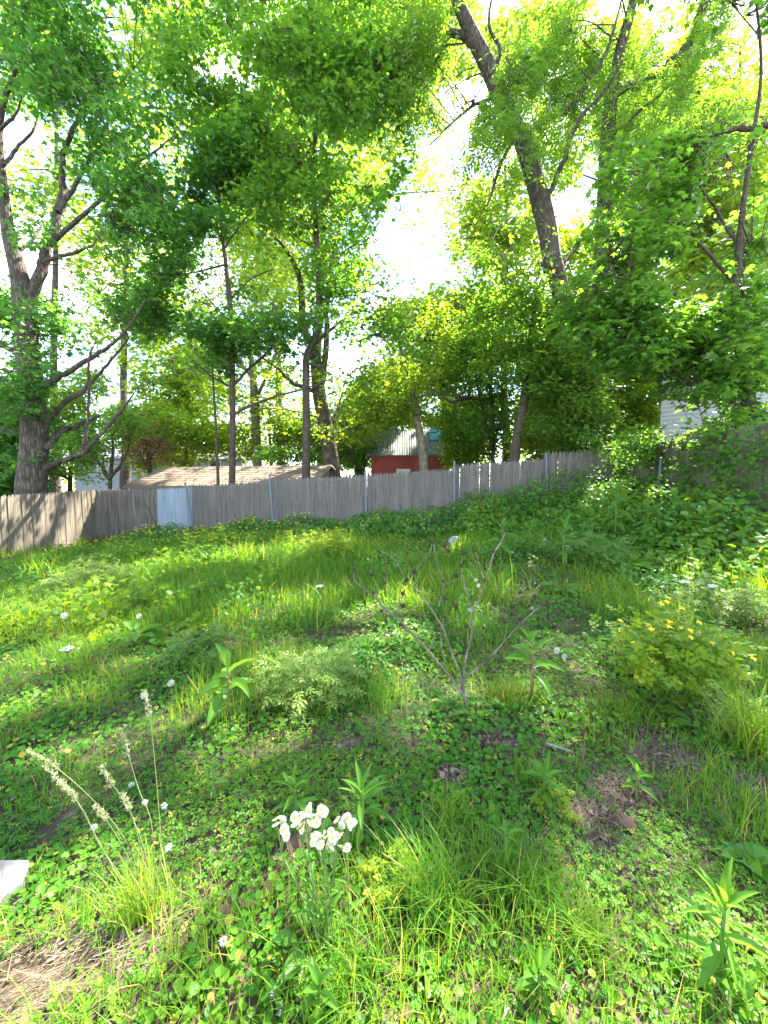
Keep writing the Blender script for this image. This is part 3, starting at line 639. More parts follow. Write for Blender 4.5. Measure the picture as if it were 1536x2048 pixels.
tree('forked_tree', 'stout forked tree leaning left behind the brown shed gable', 16.5,
     [(668,975,36),(656,880,32),(641,800,30),(633,740,26),(626,690,20),(606,655,17),(600,560,13),(572,500,9),(540,465,5)],
     [([(642,800,15),(652,690,13),(656,590,12),(670,500,10),(686,430,8),(702,300,4)], .5), ([(638,785,10),(610,776,9),(580,762,9),(556,736,7),(530,720,5),(488,690,2)], -.5), ([(655,870,10),(700,858,8),(740,850,4)], -.8), ([(655,860,8),(675,820,5),(690,760,3)], .8)],
     [(700,780,110,70),(570,820,70,40),(520,600,60,80,.7),(660,560,60,60,.7),(730,860,60,35),(800,730,70,60),(690,350,80,80,.7),(640,855,60,35),(580,720,70,50),(560,450,120,90,.8)],
     2.2, 1050, MAPLE3, .15, 'bright', seed=4, thr=.40, per=12, spray_r=.45, gaps=SKYGAPS)
tree('slender_tree', 'pale trunked tree standing behind the middle of the brown shed roof', 21.0,
     [(515,950,20),(512,860,20),(508,780,17),(500,700,11),(490,630,6)], [([(510,800,9),(540,740,6),(560,680,3)], .6), ([(508,760,8),(470,710,5),(445,670,3)], -.5)],
     [(470,820,80,50),(545,790,60,60),(425,840,70,50),(520,700,80,70),(440,720,80,70),(500,560,110,80,.7)], 2.6, 620, MAPLE3, .17, 'bright', 'bark_pale', seed=5, per=12, spray_r=.5, gaps=SKYGAPS)
tree('thin_sapling', 'very thin bare stemmed sapling left of the slender tree', 12.9, [(437,985,7),(434,900,6),(430,820,5),(425,740,4),(424,680,2)], [([(432,860,3),(447,845,2),(452,835,1)], .2)],
     [(420,650,50,40),(440,720,35,25)], .8, 60, MAPLE5, .11, 'maple', 'bark_young', seed=6, per=9, nsub=6)
tree('leaning_tree', 'pale peeling trunk rising in front of the red shed', 14.6, [(850,975,22),(846,905,20),(837,855,17),(826,795,14),(818,745,10),(800,690,7),(790,620,4)],
     [([(826,800,7),(870,785,6),(900,790,6),(925,800,5),(945,797,3)], .6), ([(843,880,5),(858,862,3),(868,850,2)], -.3), ([(822,765,6),(860,720,5),(880,660,3)], -.6)],
     [(790,770,80,55),(850,690,70,60),(885,630,60,50),(755,830,45,40),(790,640,60,50,.6)], 1.8, 520, MAPLE3, .13, 'bright', 'bark_pale', seed=7, thr=.40, gaps=SKYGAPS)
tree('walnut_tree', 'big leaning tree with deeply furrowed trunk and feathery compound leaves', 12.7,
     [(1150,950,50),(1154,860,42),(1158,770,40),(1160,700,39),(1142,640,39),(1118,570,39),(1102,510,39),(1090,440,39),(1073,370,39),(1051,300,37),(1030,250,34),(1000,190,34),(975,130,32),(945,70,30),(918,10,26),(895,-60,22)],
     [([(1092,400,12),(1120,340,11),(1140,280,11),(1165,230,9),(1205,188,7),(1245,120,4)], -.8), ([(1040,280,10),(1095,240,9),(1140,215,9),(1180,160,8),(1210,110,7),(1230,50,5),(1250,-30,3)], -.5),
      ([(955,90,17),(900,60,14),(870,30,12),(800,10,8),(740,-20,5)], .6), ([(985,150,10),(1000,100,8),(978,50,6),(985,-20,4)], -.7), ([(1035,265,9),(1005,320,7),(985,380,6),(975,410,3)], -.9),
      ([(1000,190,8),(950,210,6),(900,250,4),(860,290,2)], -.8), ([(1150,640,10),(1185,600,7),(1210,570,4)], -.6), ([(1110,540,8),(1150,500,6),(1200,420,3)], .5)],
     [(1010,80,120,65),(905,150,95,80),(840,60,85,70),(1050,225,110,70,1.1),(940,265,110,60),(880,225,75,60),(1120,120,85,80),(1180,60,80,80),(1000,350,70,50,.5),(890,350,60,35,.6),(870,440,75,90,.4),(1110,300,60,60,.5),(1000,-110,260,70,.5),(1050,-210,280,90,.6)],  # last clumps lie above the frame, added to dapple the foreground with shade
     1.9, 1250, LANCE, .12, 'walnut', seed=8, thr=.47, per=3, spray_r=.42, compound=True, gaps=SKYGAPS + [(1085, 440, 42, 110, .9), (960, 110, 34, 60, .7), (1045, 300, 26, 40, .6)], nsub=60, droop=.35)
tree('straight_tree', 'thick upright trunk beside the leaning walnut with a high thin crown', 13.7,
     [(1200,950,38),(1197,850,32),(1192,780,31),(1188,690,31),(1195,580,29),(1205,480,29),(1208,400,30),(1214,300,28),(1222,200,26),(1240,100,22),(1262,20,18),(1280,-70,12)],
     [([(1225,190,14),(1290,160,16),(1345,120,17),(1378,80,18),(1402,20,17),(1420,-50,12)], .8), ([(1215,290,9),(1270,230,7),(1320,190,5),(1350,150,3)], -.8), ([(1210,390,7),(1260,340,6),(1310,310,4)], -.6), ([(1192,760,8),(1230,720,7),(1245,670,5),(1250,640,3)], -.8)],
     [(1300,120,110,90,.8),(1250,250,80,80),(1350,240,100,80,.8),(1420,130,90,80,.6),(1480,60,80,70,.6),(1300,340,80,70),(1480,210,70,60,.7),(1300,-120,250,60,.35),(1300,-210,240,90,.8),(1430,-190,220,130,1.0),(1480,-70,120,60,.6),(1250,420,70,50)],  # clumps above the view are added so the near lawn falls in shade
     2.0, 1650, LANCE, .12, 'walnut', seed=9, thr=.48, per=3, spray_r=.45, compound=True, gaps=SKYGAPS, nsub=50, droop=.3)
tree('small_tree', 'small bowed tree just behind the fence left of the walnut trunks', 12.2, [(1027,960,25),(1033,890,22),(1045,820,20),(1052,770,18),(1058,700,14),(1066,640,10),(1070,560,6)],
     [([(1054,770,9),(1090,758,7),(1115,735,4)], -.5), ([(1062,660,8),(1030,600,6),(1000,540,4),(985,480,2)], -.6), ([(1068,630,6),(1030,590,5),(985,590,4),(960,620,2)], .5)],
     [(1050,630,115,75),(985,560,80,65),(1000,480,85,70,.9),(1090,560,70,60),(1080,760,50,40),(1110,840,60,40),(1040,720,90,40),(1140,610,70,50),(1150,690,70,60,.9),(1160,790,60,50,.7)], 1.4, 900, OVAL, .10, 'walnut', 'bark_young', seed=10, thr=.38, per=16, spray_r=.34, gaps=SKYGAPS, nsub=40)
tree('shaded_tree', 'dark leafy multi stemmed tree between the red shed and the bowed tree', 14.8, [(985,960,10),(986,860,9),(980,760,8),(970,660,5),(965,600,3)],
     [([(986,900,7),(960,800,6),(945,700,4)], .7), ([(986,900,7),(1005,820,6),(1010,740,4)], -.5), ([(975,800,7),(930,795,8),(905,805,6),(880,790,3)], -.9)],
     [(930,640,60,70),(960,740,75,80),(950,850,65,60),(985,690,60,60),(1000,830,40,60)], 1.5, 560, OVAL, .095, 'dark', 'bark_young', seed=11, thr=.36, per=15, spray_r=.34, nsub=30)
tree('maple_tree', 'large maple hanging its broad leaves over the right hand fence', 8.6,
     [(1508,930,30),(1502,850,26),(1492,760,24),(1480,690,20),(1472,600,17),(1482,450,12),(1502,300,9),(1522,150,6),(1512,0,4),(1490,-140,3)],
     [([(1478,660,12),(1400,610,9),(1300,570,6),(1200,545,3)], -.8), ([(1472,570,8),(1390,480,6),(1300,430,3)], .8), ([(1480,500,7),(1420,400,5),(1380,350,2)], .6), ([(1496,780,9),(1420,730,6),(1330,745,3)], -.6),
      ([(1560,248,14),(1500,255,11),(1440,266,7),(1400,290,3)], .3), ([(1498,820,8),(1440,800,5),(1400,830,3)], .4)],
     [(1250,580,105,65,1.1),(1350,620,120,80),(1450,560,100,90),(1455,420,100,90),(1350,450,110,75),(1265,470,85,55),(1480,700,80,90),(1410,760,90,45),(1490,850,70,45),(1310,690,70,40),(1500,300,60,80,.8),(1185,640,60,45,.9),(1440,870,60,30),(1230,700,60,40),(1290,330,90,60,.8),(1390,330,90,60,.9),(1400,-150,190,130,.9),(1500,-30,110,70,.7),(1560,-180,120,120,.8),(1310,-90,90,60,.6)],  # high clumps out of view, added to cast shade on the foreground
     1.3, 2300, MAPLE5, .12, 'maple_young', 'bark_young', seed=12, thr=.44, per=12, spray_r=.28, gaps=[(1345,845,45,42,.95),(1490,130,40,60,.6),(1225,620,25,18,.5),(1425,830,30,25,.7)], nsub=50)
FAR = 'trees filling the background'
bgt = [  # label, Y, trunk px, base y, ellipses, mat, n
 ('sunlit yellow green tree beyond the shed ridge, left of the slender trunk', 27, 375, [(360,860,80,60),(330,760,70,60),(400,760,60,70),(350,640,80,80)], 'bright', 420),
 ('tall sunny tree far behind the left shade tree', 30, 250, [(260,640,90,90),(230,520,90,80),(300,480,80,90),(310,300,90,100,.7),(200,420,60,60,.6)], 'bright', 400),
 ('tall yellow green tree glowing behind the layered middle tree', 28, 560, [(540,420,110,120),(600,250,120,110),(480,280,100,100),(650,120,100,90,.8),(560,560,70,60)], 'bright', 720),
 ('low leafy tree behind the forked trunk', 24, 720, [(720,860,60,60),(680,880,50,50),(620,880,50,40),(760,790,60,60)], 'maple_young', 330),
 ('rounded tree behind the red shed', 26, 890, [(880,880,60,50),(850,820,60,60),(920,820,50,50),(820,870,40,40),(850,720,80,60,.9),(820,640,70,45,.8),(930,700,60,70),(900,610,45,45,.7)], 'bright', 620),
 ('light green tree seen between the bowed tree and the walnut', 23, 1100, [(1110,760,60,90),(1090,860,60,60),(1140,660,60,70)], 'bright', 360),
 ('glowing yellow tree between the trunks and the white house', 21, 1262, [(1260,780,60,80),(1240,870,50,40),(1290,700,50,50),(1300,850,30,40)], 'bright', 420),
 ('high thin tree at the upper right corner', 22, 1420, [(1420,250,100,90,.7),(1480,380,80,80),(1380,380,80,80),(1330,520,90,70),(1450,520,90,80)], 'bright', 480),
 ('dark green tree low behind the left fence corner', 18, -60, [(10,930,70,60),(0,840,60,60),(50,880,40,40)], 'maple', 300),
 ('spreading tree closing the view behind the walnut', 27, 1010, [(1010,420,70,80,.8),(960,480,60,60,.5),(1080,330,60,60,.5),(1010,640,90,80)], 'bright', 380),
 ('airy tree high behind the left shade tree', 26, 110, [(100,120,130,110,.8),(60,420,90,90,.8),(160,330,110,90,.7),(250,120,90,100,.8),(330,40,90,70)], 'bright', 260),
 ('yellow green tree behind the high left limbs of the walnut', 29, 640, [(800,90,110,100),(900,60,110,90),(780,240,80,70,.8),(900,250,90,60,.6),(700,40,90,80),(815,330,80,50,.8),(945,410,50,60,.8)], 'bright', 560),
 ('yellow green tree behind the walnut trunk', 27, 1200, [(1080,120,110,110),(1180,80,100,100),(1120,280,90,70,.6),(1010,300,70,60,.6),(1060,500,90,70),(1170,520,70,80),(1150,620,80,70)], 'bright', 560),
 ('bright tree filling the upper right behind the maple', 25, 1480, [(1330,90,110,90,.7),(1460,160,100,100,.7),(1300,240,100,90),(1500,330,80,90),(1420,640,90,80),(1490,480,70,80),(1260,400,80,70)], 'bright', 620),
]
for i, (lab, Y, tx, els, mt, n) in enumerate(bgt):
    ty = min(e[1] for e in els)
    tree('background_tree', lab, Y, [(tx, 965, 22), (tx + 4, 880, 18), (tx - 3, 760, 14), (tx + 3, (760 + ty) / 2, 9), (tx, ty, 4)], [], els, 3.0, int(n * 1.25), MAPLE3, .29, mt, seed=30 + i, per=13, spray_r=.62, thr=.36, nsc=.5, group=FAR, nsub=22, gaps=SKYGAPS)
def far_wood():
    n = 26000; x = rng.uniform(-75, 75, n); y = rng.uniform(38, 56, n); top = 5 + 9 * n2(x, y, .16, 15) + 4 * n2(x, y, .5, 16); z = top * rng.uniform(0, 1, n) ** .8 - .5
    p = np.stack([x, y, z], -1); k = noise(p, .45, 17) > .36; p = p[k]; n = len(p); lv = Leaves()
    lv.add(MAPLE3, p, np.array([0, -.2, 1.]) + rng.normal(0, .5, (n, 3)), rdir(n), rng.uniform(.4, .8, n), np.clip(rng.normal(.45, .22, n), 0, 1))
    tag(lv.build('far_wood', M['bright']), 'hazy line of far trees closing the view beyond the gardens', 'wood', kind='stuff')
far_wood()
for i, (lab, Y, tx, els) in enumerate([('bright hedge tree just behind the left end of the brown shed', 23, 300, [(300,900,50,45),(250,850,45,40),(330,840,45,40)]), ('bright shrub tree between the slender trunks over the shed roof', 22, 540, [(540,880,50,35),(480,880,50,35),(590,850,45,40)]),
        ('yellow green shrub tree right of the forked trunk', 21, 745, [(730,830,50,50),(700,890,40,35),(770,840,35,40)]), ('yellow green shrub tree right of the red shed', 21, 935, [(930,870,45,45),(965,820,45,50),(905,830,30,40)]),
        ('sunny shrub tree in the gap right of the bowed trunk', 18, 1095, [(1095,870,45,45),(1080,800,45,50),(1120,820,40,50)]), ('pale leafy tree low behind the old left trunk', 20, 140, [(140,900,50,50),(130,820,50,50),(20,920,50,50),(170,770,40,40)])]):
    tree('shrub_tree', lab, Y, [(tx, 970, 9), (tx + 3, 920, 7), (tx - 2, 860, 4), (tx, 820, 2)], [], els, 1.8, 330, MAPLE3, .19, 'bright', 'bark_young', seed=80 + i, per=12, spray_r=.5, thr=.38, nsc=.6, nsub=16)
tree('plum_tree', 'dark red leaved ornamental tree beyond the left fence', 19, [(300,975,9),(298,930,8),(290,880,6),(285,830,3)], [([(298,935,5),(270,900,4),(255,870,2)], .4), ([(296,920,5),(320,890,4),(335,850,2)], -.4)],
     [(280,860,35,45),(300,900,40,30),(255,830,25,25)], 1.0, 150, RHOMB, .12, 'plum', 'bark_young', seed=50, per=11, thr=.4)
tree('garden_shrub', 'branching green shrub with bare lower stems behind the left fence', 15, [(220,985,9),(222,940,8),(226,900,6),(222,860,3)], [([(221,960,6),(195,920,5),(180,880,3)], .4), ([(222,955,6),(250,915,5),(262,870,3)], -.3), ([(222,965,5),(205,940,4),(212,900,2)], .3), ([(224,950,5),(240,935,4),(245,900,2)], .5)],
     [(210,860,70,40),(160,890,50,40),(250,850,40,40),(180,930,50,30,.6)], 1.2, 260, OVAL, .09, 'maple_young', 'bark_young', seed=51, cat='shrub', per=14, thr=.4)
tree('leafy_bush', 'round bright bush against the far end of the brown shed', 21, [(370,975,8),(372,930,6),(370,880,3)], [], [(370,890,60,45),(340,850,40,30),(410,870,40,30)], 1.5, 260, MAPLE3, .15, 'bright', 'bark_young', seed=52, cat='bush', per=13, thr=.36)
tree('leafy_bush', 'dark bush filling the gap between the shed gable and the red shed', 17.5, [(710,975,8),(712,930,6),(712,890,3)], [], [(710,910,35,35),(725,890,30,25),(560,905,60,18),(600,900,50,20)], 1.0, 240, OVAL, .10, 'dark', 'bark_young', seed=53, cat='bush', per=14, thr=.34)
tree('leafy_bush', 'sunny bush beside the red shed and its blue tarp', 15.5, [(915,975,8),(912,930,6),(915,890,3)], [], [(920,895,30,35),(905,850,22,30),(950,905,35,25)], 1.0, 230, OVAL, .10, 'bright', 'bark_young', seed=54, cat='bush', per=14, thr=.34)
tree('leafy_bush', 'bright leafy bush at the foot of the walnut trunks', 12.2, [(1180,975,7),(1180,920,5),(1176,880,3)], [], [(1175,880,60,30),(1110,870,40,30),(1250,880,40,30),(1215,850,40,25,.8),(1170,815,65,50),(1195,745,65,50,.9),(1140,740,50,50,.8)], .7, 520, OVAL, .085, 'walnut', 'bark_young', seed=55, cat='bush', per=14, thr=.34)
tree('leafy_bush', 'sunny bush leaning on the right fence below the white house', 9.2, [(1330,1000,8),(1335,930,6),(1330,890,3)], [], [(1300,880,50,28),(1370,890,50,25),(1440,880,60,30),(1260,900,30,30)], .6, 210, OVAL, .07, 'maple_young', 'bark_young', seed=56, cat='bush', per=13, thr=.34)
#PART2
# ------------------------------------------------------------------ ground cover
# bare spots, as photo points -> ground, with their radii in metres
BARE = [(545,1232,.34,.30),(440,1290,.30,.18),(620,1195,.22,.14),(1240,1590,.22,.14),(1330,1530,.20,.13),(1180,1640,.15,.12),(60,1960,.20,.10),(200,1930,.18,.07),(330,1860,.12,.06),(580,1715,.09,.05),
        (1290,1480,.22,.10),(700,1500,.10,.06),(900,1560,.10,.08),(1200,1690,.10,.08),(1500,1580,.14,.09),(10,1115,1.2,.25),(800,1340,.16,.10),(1000,1490,.14,.10),(120,1660,.05,.16),(1150,1900,.10,.06),(20,2010,.14,.08)]
BW = [(*G(a, b)[:2], rx * .85, ry * .85) for a, b, rx, ry in BARE]
def bare(x, y):
    o = np.zeros_like(x); j = .45 * (n2(x, y, 9, 31) - .5) + .5 * (n2(x, y, 3.5, 32) - .5)
    for cx, cy_, rx, ry in BW:
        d = ((x - cx) / rx) ** 2 + ((y - cy_) / ry) ** 2; o = np.maximum(o, 1 - sstep(.35, 1.25, d + j * 1.4))
    return o
def fence_dist(x, y): return np.minimum(np.minimum(back_y(x) - y, RX - x), x - LX)
def in_yard(x, y): return (x > LX + .05) & (x < RX - .05) & (y < back_y(x) - .14)
def in_view(x, y, pad=.35): return (np.abs(x) < y * 1.0 + pad)
def yard_points(n, y0, y1):
    """points spread over the part of the yard between two distances"""
    m = int(n * 2.4); y = np.sqrt(rng.uniform(y0 ** 2, y1 ** 2, m)); x = rng.uniform(-1.03, 1.03, m) * (y + .25)
    k = in_yard(x, y); return x[k][:n], y[k][:n]
def sxy(x, y): return np.stack([x, y, height(x, y)], -1)
def grassy(x, y):
    """0 where low broad leaves rule, 1 where grass does"""
    g = n2(x, y, 1.1, 41) * .65 + n2(x, y, 3.1, 42) * .35
    g = g + .22 * np.exp(-(((x + .6) / 1.7) ** 2 + ((y - 5.2) / 1.5) ** 2)) + .25 * np.exp(-(((x - .25) / .35) ** 2 + ((y - 1.2) / .25) ** 2)) - .22 * np.exp(-(((x + .9) / .55) ** 2 + ((y - 1.45) / .5) ** 2))
    return np.clip((g - .40) / .2, 0, 1)
def low_cover():
    lv = Leaves()
    for y0, y1, n, tm, sz, zmax in [(.75, 2.0, 21000, (ROUND, TREFOIL), (.014, .030), .05), (2.0, 3.6, 24000, (ROUND, TREFOIL), (.018, .034), .07), (3.6, 6.2, 27000, (OVAL, RHOMB), (.028, .052), .10), (6.2, 12.6, 30000, (RHOMB, RHOMB), (.05, .085), .16)]:
        x, y = yard_points(n, y0, y1)
        k = (rng.uniform(size=len(x)) > bare(x, y) * .95) & (rng.uniform(size=len(x)) > .45 * grassy(x, y)); x, y = x[k], y[k]; n_ = len(x)
        p = sxy(x, y); lump = n2(x, y, 5, 51); p[:, 2] += rng.uniform(.15, 1, n_) * zmax * (.35 + 1.1 * lump)
        patch = n2(x, y, 2.2, 52); sel = (patch + rng.normal(0, .1, n_)) > .5
        nn = np.array([0, -.10, 1.]) + rng.normal(0, .34, (n_, 3)); d = rdir(n_); d[:, 2] *= .2
        s = rng.uniform(*sz, n_); tt = np.clip(.30 + .42 * (n2(x, y, 1.6, 53) - .5) + rng.normal(0, .16, n_), 0, .66); tt[rng.uniform(size=n_) < .035] = 1
        for q, t_, f in ((sel, tm[0], 1.0), (~sel, tm[1], .85)): lv.add(t_, p[q], nn[q], d[q], s[q] * f, tt[q])
    tag(lv.build('ground_cover', M['clover']), 'low carpet of clover and creeping round leaved weeds', 'ground cover', kind='stuff')
def blades(lv, x, y, h, w, tint, lean=.5, seg=3, z0=None, dirv=None):
    n_ = len(x); b = sxy(x, y) if z0 is None else np.stack([x, y, z0], -1)
    a = rng.uniform(0, 2 * math.pi, n_); d = np.stack([np.cos(a), np.sin(a), 0 * a], -1) if dirv is None else dirv
    ln = (h * np.abs(rng.normal(lean, .3, n_)))[:, None]; side = np.cross(d, np.array([0, 0, 1.])); tw = rng.uniform(-.7, .7, n_)[:, None]; side = unit(side + tw * d)
    ring = []
    for k in range(seg + 1):
        f = k / seg; c = b + d * ln * f ** 1.8 + np.array([0, 0, 1.]) * (h * (f - .28 * f ** 3 * np.minimum(1, ln[:, 0] / h)))[:, None]
        ww = (w * (1 - f) ** .6 * .5)[:, None] if k < seg else 0
        ring.append((c - side * ww, c + side * ww) if k < seg else (c,))
    V = []; F = []
    for k in range(seg): V += [ring[k][0], ring[k][1]]
    V.append(ring[seg][0]); V = np.stack(V, 1)
    for k in range(seg - 1): F += [(2*k, 2*k+1, 2*k+3), (2*k, 2*k+3, 2*k+2)]
    F.append((2*seg-2, 2*seg-1, 2*seg)); F = np.array(F)
    lv.raw(V.reshape(-1, 3), (F[None] + (np.arange(n_) * (2*seg+1))[:, None, None]).reshape(-1, 3), np.repeat(tint, len(F)))
def lawn():
    lv = Leaves()
    for y0, y1, n, hh, ww, seg in [(.75, 2.0, 11000, (.05, .15), .0042, 3), (2.0, 3.8, 20000, (.06, .18), .0055, 2), (3.8, 6.6, 30000, (.10, .30), .010, 2), (6.6, 12.5, 26000, (.14, .38), .018, 2)]:
        x, y = yard_points(n, y0, y1); g = grassy(x, y); u = rng.uniform(size=len(x)); k = (u < .15 + .95 * g) & (rng.uniform(size=len(x)) > bare(x, y) * .93); x, y, g = x[k], y[k], g[k]; n_ = len(x)
        h = rng.uniform(*hh, n_) * (.55 + .75 * g) * (.7 + .6 * n2(x, y, 2.5, 61)); tt = np.clip(.30 + .5 * (n2(x, y, 1.3, 62) - .5) + rng.normal(0, .14, n_), 0, .66); tt[rng.uniform(size=n_) < .045] = 1
        blades(lv, x, y, h, np.full(n_, ww) * rng.uniform(.7, 1.3, n_), tt, .55, seg)
    tag(lv.build('lawn_grass', M['grass']), 'uneven unmown grass growing through the weeds', 'grass', kind='stuff')
def dry_stuff():
    lv = Leaves(); 
    for y0, y1, n, ln, w in [(.75, 2.2, 22000, (.03, .12), .0014), (2.2, 6, 14000, (.05, .18), .0026), (6, 10, 2500, (.1, .25), .008)]:
        x, y = yard_points(n, y0, y1); b = bare(x, y); k = rng.uniform(size=len(x)) < .10 + .9 * b; x, y = x[k], y[k]; n_ = len(x)
        p = sxy(x, y); p[:, 2] += rng.uniform(.003, .03, n_); a = rng.normal(.7, .7, n_); d = np.stack([np.cos(a), np.sin(a), rng.normal(0, .12, n_)], -1)
        st = (np.array([(0,-.5,0),(1,-.2,.02),(1,.2,.02),(0,.5,0)], float), np.array([(0,1,2),(0,2,3)])); L_ = rng.uniform(*ln, n_)
        s2 = (st[0] * np.array([1, w / np.mean(ln), 1]), st[1]); lv.add(s2, p, np.array([0, 0, 1.]) + rng.normal(0, .3, (n_, 3)), d, L_, np.clip(rng.normal(.5, .25, n_), 0, 1))
    tag(lv.build('dry_straw', M['straw']), 'dry straw matted over the bare spots', 'straw', kind='stuff')
    lv = Leaves()
    for y0, y1, n, s in [(.75, 2.4, 7000, (.014, .038)), (2.4, 6.5, 3500, (.036, .06))]:
        x, y = yard_points(n, y0, y1); b = bare(x, y); k = rng.uniform(size=len(x)) < .02 + .8 * b * (x > -.2) + .2 * b; x, y = x[k], y[k]; n_ = len(x)
        p = sxy(x, y); p[:, 2] += rng.uniform(.006, .03, n_); lv.add(OVAL if s[0] < .035 else RHOMB, p, np.array([0, 0, 1.]) + rng.normal(0, .45, (n_, 3)), rdir(n_), rng.uniform(*s, n_), rng.uniform(0, 1, n_))
    tag(lv.build('leaf_litter', M['litter']), 'brown dead leaves scattered on the bare soil', 'dead leaves', kind='stuff')
low_cover(); lawn(); dry_stuff()

def mass(name, label, cat, tmpl, mat, n, sampler, size, hfun, zpow=.45, nz=.5):
    """a mass of leafy stems: leaves mostly near the top of a bumpy surface of height hfun"""
    x, y = sampler(n); k = in_yard(x, y); x, y = x[k], y[k]; n_ = len(x); H = hfun(x, y); k = H > .05; x, y, H = x[k], y[k], H[k]; n_ = len(x)
    p = sxy(x, y); p[:, 2] += H * rng.uniform(.02, 1, n_) ** zpow; nn = np.array([0, -.35, 1.]) + rng.normal(0, nz, (n_, 3)); d = rdir(n_); d[:, 2] = d[:, 2] * .4 - .15
    lv = Leaves(); tt = np.clip(.42 + .7 * (n2(x, y, 1.8, 71) - .5) + rng.normal(0, .18, n_), 0, 1); lv.add(tmpl, p, nn, d, rng.uniform(*size, n_), tt)
    o = lv.build(name, M[mat]); return tag(o, label, cat, kind='stuff')
def samp_fence(x0, x1, d0, d1):
    def f(n):
        x = rng.uniform(x0, x1, n); return x, back_y(x) - .14 - rng.uniform(0, 1, n) ** 1.3 * (d1 - d0) - d0
    return f
def h_fence(x, y):
    d = back_y(x) - y; b = n2(x, y, 1.5, 81) * .6 + n2(x, y, 4, 82) * .4
    return (.30 + .68 * b) * (1 + .35 * sstep(1.5, 4.5, x)) * (1 - .55 * sstep(.5, 1.9, d)) * (.75 + .5 * sstep(-4, 2.5, x)) * sstep(-9.2, -7.0, x)
mass('fence_undergrowth', 'knee high leafy undergrowth along the foot of the back fence', 'undergrowth', MAPLE5, 'weed', 9500, samp_fence(-9.2, 6.4, 0, 1.9), (.06, .11), h_fence)
def samp_right(n): x = rng.uniform(1.9, 6.45, n); return x, rng.uniform(4.6, 10.6, n)
def h_right(x, y):
    d = np.minimum(RX - x, back_y(x) - y); b = n2(x, y, 1.3, 83) * .6 + n2(x, y, 3.5, 84) * .4
    return np.clip((.30 + .95 * b) * sstep(3.6, .6, d) * sstep(4.4, 6.0, y + .2 * x), 0, 1.2)
mass('corner_undergrowth', 'waist high weeds crowding the shaded right corner of the yard', 'undergrowth', OVAL, 'weed', 7000, samp_right, (.06, .15), h_right, .6)
mass('bramble_patch', 'pale bramble leaves mixed through the shaded right corner weeds', 'brambles', MAPLE5, 'celandine', 8000, samp_right, (.045, .09), lambda x, y: h_right(x, y) * (.7 + .5 * n2(x, y, 2.2, 99)), .6)
def samp_left(n): x = rng.uniform(-7.5, -1.0, n); return x, rng.uniform(3.4, 9.2, n)
def h_left(x, y):
    b = n2(x, y, .9, 85) * .6 + n2(x, y, 2.6, 86) * .4; return np.clip((b - .38) * 1.3, 0, .5) * sstep(3.3, 4.2, y) * sstep(-.9, -1.8, x)
mass('weedy_patch', 'tall leafy weeds spreading over the left half of the yard', 'weeds', MAPLE5, 'celandine', 11000, samp_left, (.05, .10), h_left, .55)
def samp_mid(n): x = rng.uniform(-2.2, 5.5, n); return x, rng.uniform(2.6, 8.5, n)
def h_mid(x, y):
    b = n2(x, y, 1.25, 95) * .6 + n2(x, y, 3.3, 96) * .4; return np.clip((b - .47) * 1.5, 0, .4) * sstep(2.6, 3.6, y) * (1 - bare(x, y))
mass('meadow_weeds', 'leafy weeds standing in loose drifts across the middle of the yard', 'weeds', OVAL, 'weed', 15000, samp_mid, (.035, .075), h_mid, .6)
def blossoms(name, label, mat, n, sampler, hfun, size, rad=5):
    x, y = sampler(n); k = in_yard(x, y); x, y = x[k], y[k]; H = hfun(x, y); k = H > .08; x, y, H = x[k], y[k], H[k]; n_ = len(x); p = sxy(x, y); p[:, 2] += H * rng.uniform(.95, 1.15, n_) + .02
    lv = Leaves()
    for j in range(4):
        a = j * math.pi / 2 + rng.uniform(-.2, .2, n_); d = np.stack([np.cos(a), np.sin(a), .25 + 0 * a], -1); lv.add(OVAL, p, np.array([0, -.5, 1.]) + rng.normal(0, .2, (n_, 3)), d, rng.uniform(*size, n_), rng.uniform(0, 1, n_))
    st = Leaves(); blades(st, x, y, p[:, 2] - height(x, y), np.full(n_, .008), np.full(n_, .5), .0, 2)
    o = lv.build(name, M[mat]); tag(o, label, 'flowers', kind='stuff'); s = st.build('flower_stems', M['grass'], o)
def samp_lf(n): x = rng.uniform(-8.8, -2.2, n); return x, back_y(x) - .2 - np.abs(rng.normal(0, 1.1, n))
blossoms('yellow_blossoms', 'tiny yellow blossoms dotted over the weeds by the left fence', 'yellow', 300, samp_lf, lambda x, y: np.maximum(h_fence(x, y), .22), (.02, .034))
blossoms('white_blossoms', 'small white blossoms sprinkled through the right hand weeds', 'white_petal', 60, samp_right, lambda x, y: np.maximum(h_right(x, y), .15) * (rng.uniform(size=len(x)) < .8), (.012, .022))

